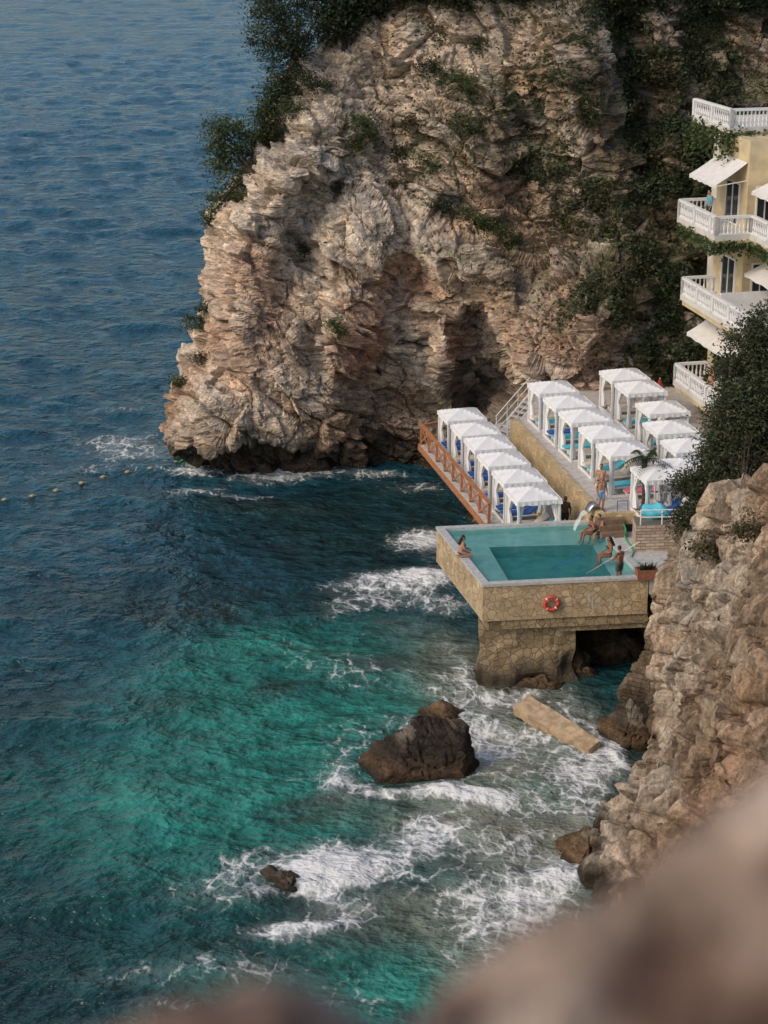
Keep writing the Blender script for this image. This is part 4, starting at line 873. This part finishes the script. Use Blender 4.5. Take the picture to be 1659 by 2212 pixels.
def window(c,w,h,axis):
    f_=MB(); g_=MB(); cx_,cy_,cz_=c
    if axis=='y':
        for s_ in (-1,1): f_.box((cx_+s_*w/2,cy_-.03,cz_),(.08,.08,h+.08)); f_.box((cx_,cy_-.03,cz_+s_*h/2),(w-.08,.08,.08))
        f_.box((cx_,cy_-.032,cz_),(.05,.07,h-.08)); g_.box((cx_,cy_-.012,cz_),(w-.08,.03,h-.08))
    else:
        for s_ in (-1,1): f_.box((cx_-.03,cy_+s_*w/2,cz_),(.08,.08,h+.08)); f_.box((cx_-.03,cy_,cz_+s_*h/2),(.08,w-.08,.08))
        f_.box((cx_-.032,cy_,cz_),(.07,.05,h-.08)); g_.box((cx_-.012,cy_,cz_),(.03,w-.08,h-.08))
    o=f_.build('window',M['white'],ht); g_.build('pane',M['glass'],o)
for z in (17.15,13.25,8.55):
    window((2.75,-3.1,z),.9,2.1,'y'); window((1.8,-1.3,z),1.7,2.1,'x'); window((3.6,-5.2,z),2.2,2.1,'x'); window((3.6,-9.0,z),2.2,2.1,'x')
window((1.8,-1.0,10.2),1.0,.9,'x')
def hang(label,pts,n,sg,dn=1.5):
    pts=[ht.matrix_basis@Vector(p) for p in pts]; out=[]
    for i in range(len(pts)-1):
        for k in range(n):
            t=random.random(); q=pts[i].lerp(pts[i+1],t); dl=(.35+.65*abs(math.sin(t*9+i*2)))*dn
            out.append(np.array(q)+rng.normal(size=3)*sg*np.array([1,1,.8])-np.array([0,0,abs(rng.normal())*sg*dl]))
    out=np.array(out); o=leaves('ivy_plant',out,rng.uniform(.08,.16,len(out)),np.array(GM)[None]*rng.uniform(.5,1.3,size=(len(out),1)),None,.3,.6); tag(o,label,'ivy')
hang('ivy hanging below the top balustrade of the hotel',[(1.0,3.4,20.6),(1.35,-1.35,20.6),(7,-1.4,20.5)],900,.25,3.0)
hang('ivy spilling under the stepped second balcony',[(-.35,.4,15.7),(-.35,-4.2,15.6),(1.6,-4.3,15.6),(1.55,-8,15.6)],380,.15,1.8)
hang('thin ivy strand on the yellow corner above the lowest balcony',[(1.6,-.3,11.8),(1.5,-.8,9.8),(1.2,-2.0,8.8),(.3,-2.6,8.2)],200,.12)
# ------------------------------------------------------------------ near tree right
bt=hit2(1590,1185)+Vector((.3,.8,0))
tree('cliff_tree','large olive green bushy tree on the rock beside the pool at the right edge','tree',bt,[B(1615,750,73,.95),B(1658,720,73,1.05),B(1590,820,73,.95),B(1640,840,72.5,1.4),B(1575,905,72.5,.9),B(1612,930,72,1.4),B(1655,960,72,1.5),B(1550,985,72,.8),B(1575,1020,71.5,1.2),B(1512,1050,72,.65),B(1542,1095,71.5,.9),B(1605,1070,71.3,1.3),B(1478,1045,72.3,.45),B(1575,1140,71.0,1.0),B(1660,1040,71.0,1.4),B(1490,1115,71.8,.5),B(1640,900,71.4,1.2),B(1700,850,72,1.8),B(1590,970,71.0,.95),B(1640,1000,70.8,1.1),B(1620,1110,70.5,1.0),B(1655,1110,70.5,.9),B(1605,880,71.3,.9),B(1600,1040,70.6,.9)],(.090,.108,.053),64,55,.22,.082,.12,None,.42,.4)
for u,v,r,g,lab in [(1480,1140,.4,GO,'dry shrub on the edge of the rock left of the large tree'),(1530,1190,.45,GO,'olive shrub hanging under the large tree'),(1630,1150,.5,GO,'dry shrub at the right edge under the large tree')]:
    p=hit2(u,v); tree('shrub',lab,'shrub',p,[(tuple(p+Vector((0,-.2,.3))),r),(tuple(p+Vector((.4,-.2,.1))),r*.7),(tuple(p+Vector((-.4,-.2,.1))),r*.7)],g,34,40,.17,.07,.03)
# ------------------------------------------------------------------ buoys
bp=[(10,1081),(70,1073),(122,1061),(177,1045),(223,1032),(276,1021),(325,1013),(380,1000)]
pl=['leftmost','second','third','fourth','fifth','sixth','seventh','eighth']
for i,(u,v) in enumerate(bp):
    p=PZ(u,v,.08); mb=MB(); mb.ell((0,0,0),(.17,.11,.10),12,8); mb.tube([(-.22,0,0),(-.15,0,0)],.03,8); mb.tube([(.15,0,0),(.22,0,0)],.03,8)
    o=mb.build('buoy',M['buoy'],None,True); o.location=p+Vector((0,0,.05)); o.rotation_euler=(0,0,R(25)); tag(o,f'yellow buoy, {pl[i]} from the left on the float line','buoy','yellow buoys on the float line')
rp_=[PZ(u,v,.08) for u,v in [(-60,1092)]+bp+[(410,972)]]; mb=MB(); mb.tube(rp_,.012,5); o=mb.build('float_rope',M['rope'],None); tag(o,'float line rope running from the headland across the sea','rope')
hp_=hit(412,975); hose('green rope end tied to the headland above the buoys',[PZ(385,1000,.2),PZ(398,990,.5),hp_[0]+Vector((0,-.1,0))],.05,M['green'])
# ------------------------------------------------------------------ people
def bake_remesh(mb,name,mat,parent,vox,sm=3):
    o=mb.build(name,mat,None); r=o.modifiers.new('r','REMESH'); r.mode='VOXEL'; r.voxel_size=vox
    s_=o.modifiers.new('s','SMOOTH'); s_.iterations=sm; s_.factor=.5
    dg=bpy.context.evaluated_depsgraph_get(); ev=o.evaluated_get(dg); me=bpy.data.meshes.new_from_object(ev); old=o.data; o.modifiers.clear(); o.data=me; bpy.data.meshes.remove(old); me.name=name
    if not me.materials: me.materials.append(mat)
    me.polygons.foreach_set('use_smooth',[True]*len(me.polygons)); o.parent=parent; return o
def both(d,**k):
    r=dict(d)
    for a,(x_,y_,z_) in k.items(): r[a+'L']=(-x_,y_,z_); r[a+'R']=(x_,y_,z_)
    return r
STAND=both(dict(pel=(0,0,.95),chest=(0,0,1.28),neck=(0,-.01,1.47),head=(0,.02,1.64)),sh=(.18,0,1.41),el=(.25,-.03,1.12),wr=(.24,.08,.88),hip=(.09,0,.92),kn=(.10,.03,.50),an=(.10,-.02,.08),to=(.12,.15,.04))
SIT=both(dict(pel=(0,0,.11),chest=(0,-.03,.44),neck=(0,-.02,.63),head=(0,.03,.80)),sh=(.17,-.02,.57),el=(.23,-.02,.30),wr=(.15,.20,.22),hip=(.09,0,.10),kn=(.12,.42,.09),an=(.12,.46,-.33),to=(.12,.60,-.39))
KNEEL=both(dict(pel=(0,-.06,.25),chest=(0,0,.56),neck=(0,.01,.74),head=(0,.05,.90)),sh=(.16,0,.68),el=(.20,.05,.42),wr=(.12,.27,.34),hip=(.09,-.04,.24),kn=(.15,.38,.09),an=(.10,-.08,.07),to=(.10,-.24,.06))
def person(label,p,rz,J,skin,hair,female=False,wear=(),longhair=False,scale=1.,group=None):
    e=empty('person',p,rz,label,'person',group); e.scale=(scale,)*3
    J={k:Vector(v) for k,v in J.items()}; mb=MB(); fm=.9 if female else 1.
    up=(J['chest']-J['pel']).normalized()
    sx=Vector((.055,0,0))
    mb.ell(J['pel'],(.165,.115,.13))
    for s_ in (-1,1): mb.capsule(J['pel']+sx*s_,J['chest']+sx*s_*1.25,.105*fm,.115*fm)
    mb.capsule(J['shL'],J['shR'],.062*fm,.062*fm); mb.capsule(J['chest']+up*.08,J['neck'],.075,.056); mb.capsule(J['neck'],J['head'],.054,.05)
    h=J['head']; mb.ell(h,(.078,.096,.115),16,12); mb.capsule(h+Vector((0,.085,.012)),h+Vector((0,.108,-.02)),.012,.018,8); mb.capsule(h+Vector((0,.07,-.075)),h+Vector((0,.075,-.08)),.03,.03,8)
    for s_ in (-1,1): mb.ell(h+Vector((s_*.08,-.005,-.005)),(.014,.022,.034),8,6)
    for s_,S in ((-1,'L'),(1,'R')):
        mb.capsule(J['sh'+S],J['el'+S],.053*fm,.042*fm); mb.capsule(J['el'+S],J['wr'+S],.043*fm,.029*fm)
        d=(J['wr'+S]-J['el'+S]).normalized(); sd_=d.cross(Vector((0,1,0))); sd_=sd_.normalized() if sd_.length>.2 else Vector((1,0,0)); w=J['wr'+S]
        sd_=d.cross(sd_).normalized()
        mb.capsule(w+d*.03+sd_*.02,w+d*.085+sd_*.018,.02,.022); mb.capsule(w+d*.03-sd_*.02,w+d*.085-sd_*.018,.02,.022)
        nrm=d.cross(sd_)*(-s_)
        for k,(o_,ln) in enumerate(((-.033,.065),(-.011,.078),(.011,.073),(.033,.055))):
            b0=w+d*.1+sd_*o_; b1=b0+d*ln*.55+sd_*o_*.15; b2=b1+d*ln*.4+nrm*.025; mb.capsule(b0,b1,.0095,.009,6); mb.capsule(b1,b2,.009,.008,6)
        mb.capsule(w+d*.035-sd_*.03,w+d*.075-sd_*.065,.012,.010,6)
        mb.capsule(J['hip'+S],J['kn'+S],.088,.058); mb.capsule(J['kn'+S],J['an'+S],.058,.038); mid=J['kn'+S].lerp(J['an'+S],.3); mb.capsule(mid,mid,.058,.058)
        mb.capsule(J['an'+S],J['to'+S],.04,.03)
    if female:
        for s_ in (-1,1): mb.ell(J['chest']+Vector((s_*.075,.10,.0)),(.06,.055,.06),10,8)
    bake_remesh(mb,'body',skin,e,.0125)
    mb=MB()
    for s_ in (-1,1): mb.ell(h+Vector((s_*.03,.087,.012)),(.012,.008,.008),8,6)
    mb.build('eyes',M['black'],e,True); mb=MB(); mb.ell(h+Vector((0,.094,-.052)),(.022,.008,.007),8,6); mb.build('mouth',M['pink'],e,True)
    mb=MB(); mb.ell(h+Vector((0,-.018,.025)),(.086,.096,.105),14,10)
    if longhair: mb.capsule(h+Vector((0,-.07,.0)),J['chest']+Vector((0,-.15,.08)),.075,.06)
    bake_remesh(mb,'hair',hair,e,.018)
    for kind,mat in wear:
        mb=MB()
        if kind=='shorts':
            mb.ell(J['pel']+Vector((0,0,.02)),(.178,.13,.13))
            for S in 'LR': mb.capsule(J['hip'+S],J['hip'+S].lerp(J['kn'+S],.62),.108,.095)
        elif kind=='bottom': mb.ell(J['pel']-Vector((0,0,.02)),(.175,.125,.085))
        elif kind=='top':
            mb.ell(J['chest'],(.185*fm,.128*fm,.035))
            for s_ in (-1,1): mb.ell(J['chest']+Vector((s_*.075,.105,.0)),(.064,.058,.058),10,8)
        elif kind=='shirt':
            for s_ in (-1,1): mb.capsule(J['pel']+sx*s_,J['chest']+sx*s_*1.25+up*.05,.125,.128)
            for S in 'LR': mb.capsule(J['sh'+S],J['sh'+S].lerp(J['el'+S],.6),.072,.062)
        bake_remesh(mb,{'shorts':'shorts','bottom':'bikini_bottom','top':'bikini_top','shirt':'shirt'}[kind],mat,e,.018,2)
    return e
BK=M['black']
person('woman with long dark hair kneeling on the left edge of the pool',PZ(998,1203,ZR),R(-75),KNEEL,M['skin'],M['hairb'],True,(('bottom',BK),('top',BK)),True)
person('bare chested man in light blue shorts at the corner of the upper terrace',PZ(1289,1100,ZU+.12)+Vector((.2,.1,-.12)),R(200),STAND,M['skin'],M['hairg'],False,(('shorts',M['shortsb']),))
p=PZ(1296,1080,ZU); person('bare chested person in dark shorts just behind the man in blue shorts',p,R(160),STAND,M['skin'],M['hairb'],False,(('shorts',BK),))
p=PZ(1222,1072,ZL+1.72); p.z=ZL; person('dark skinned person standing at the near end of the lower deck',p,R(170),STAND,M['skinb'],M['hairb'],False,(('shorts',BK),),False,.98)
p=PZ(1277,1154,ZR); person('person in dark swimwear under the fountain spout, left of two seated there',p,R(110),SIT,M['skind'],M['hairb'],True,(('bottom',BK),('top',BK)))
p=PZ(1294,1152,ZR); person('person in shorts under the fountain spout, right of two seated there',p,R(130),SIT,M['skin'],M['hairb'],False,(('shorts',M['shortsd']),))
p=PZ(1316,1203,ZR); person('woman in a black bikini sitting on the right edge of the pool',p,R(100),SIT,M['skind'],M['hairb'],True,(('bottom',BK),('top',BK)),True,1.05)
pm=PZ(1338,1253,4.84); pm.z=4.6; pm+=Vector((0,.15,0))
PJ=dict(STAND); PJ.update(elR=(.30,.16,1.15),wrR=(.22,.40,1.12),elL=(-.28,.14,1.10),wrL=(-.16,.42,1.0),head=(0,.06,1.63))
mp_=person('man in dark patterned shorts standing in the pool corner holding a pole',pm,R(35),PJ,M['skind'],M['hairb'],False,(('shorts',M['shortsd']),))
bpy.context.view_layer.update()
hr=mp_.matrix_world@Vector((.22,.47,1.10)); hl=mp_.matrix_world@Vector((-.16,.49,.98)); dpole=(hr-hl).normalized(); mb=MB(); mb.tube([hl-dpole*1.25,hr+dpole*1.3],.018,8); o=mb.build('cleaning_pole',M['white'],None,True); tag(o,'pale cleaning pole held by the man in patterned shorts','pole')
hm=ht.matrix_basis
person('person with reddish hair at the rail of the lowest hotel balcony',hm@Vector((.4,-3.2,7.352)),R(110),STAND,M['skin'],M['hairr'],True,(('top',BK),('bottom',BK)),True)
person('person in a blue shirt on the stepped hotel balcony',hm@Vector((.7,-.9,16.002)),R(110),STAND,M['skin'],M['hairb'],False,(('shirt',M['shirt']),('shorts',BK)))
# ------------------------------------------------------------------ light, world, camera
sd=Vector((-.66,-.46,.66)).normalized(); elev=math.asin(sd.z); az=math.atan2(sd.x,sd.y)
w=bpy.data.worlds.new('World'); scene.world=w; w.use_nodes=True; nt=w.node_tree; sk=nt.nodes.new('ShaderNodeTexSky'); sk.sky_type='NISHITA'; sk.sun_disc=False; sk.sun_elevation=elev; sk.sun_rotation=az; sk.air_density=1.0; sk.dust_density=2.2
bg=nt.nodes['Background']; bg.inputs['Strength'].default_value=.15; nt.links.new(sk.outputs[0],bg.inputs[0])
sl_=bpy.data.lights.new('sun','SUN'); sl_.energy=1.5; sl_.angle=R(22); sl_.color=(1,.85,.67); so=bpy.data.objects.new('sun',sl_); C.objects.link(so); so.rotation_euler=sd.to_track_quat('Z','Y').to_euler()
cd=bpy.data.cameras.new('camera'); co=bpy.data.objects.new('camera',cd); C.objects.link(co); co.location=(0,0,CAMZ); co.rotation_euler=(R(90)-PITCH,0,0)
cd.sensor_fit='VERTICAL'; cd.sensor_height=36; cd.sensor_width=27; cd.lens=36*F/2212; cd.clip_start=.1; cd.clip_end=9000
cd.dof.use_dof=True; cd.dof.focus_distance=90; cd.dof.aperture_fstop=1.4
scene.camera=co
scene.view_settings.view_transform='Standard'; scene.view_settings.look='None'; scene.view_settings.exposure=0
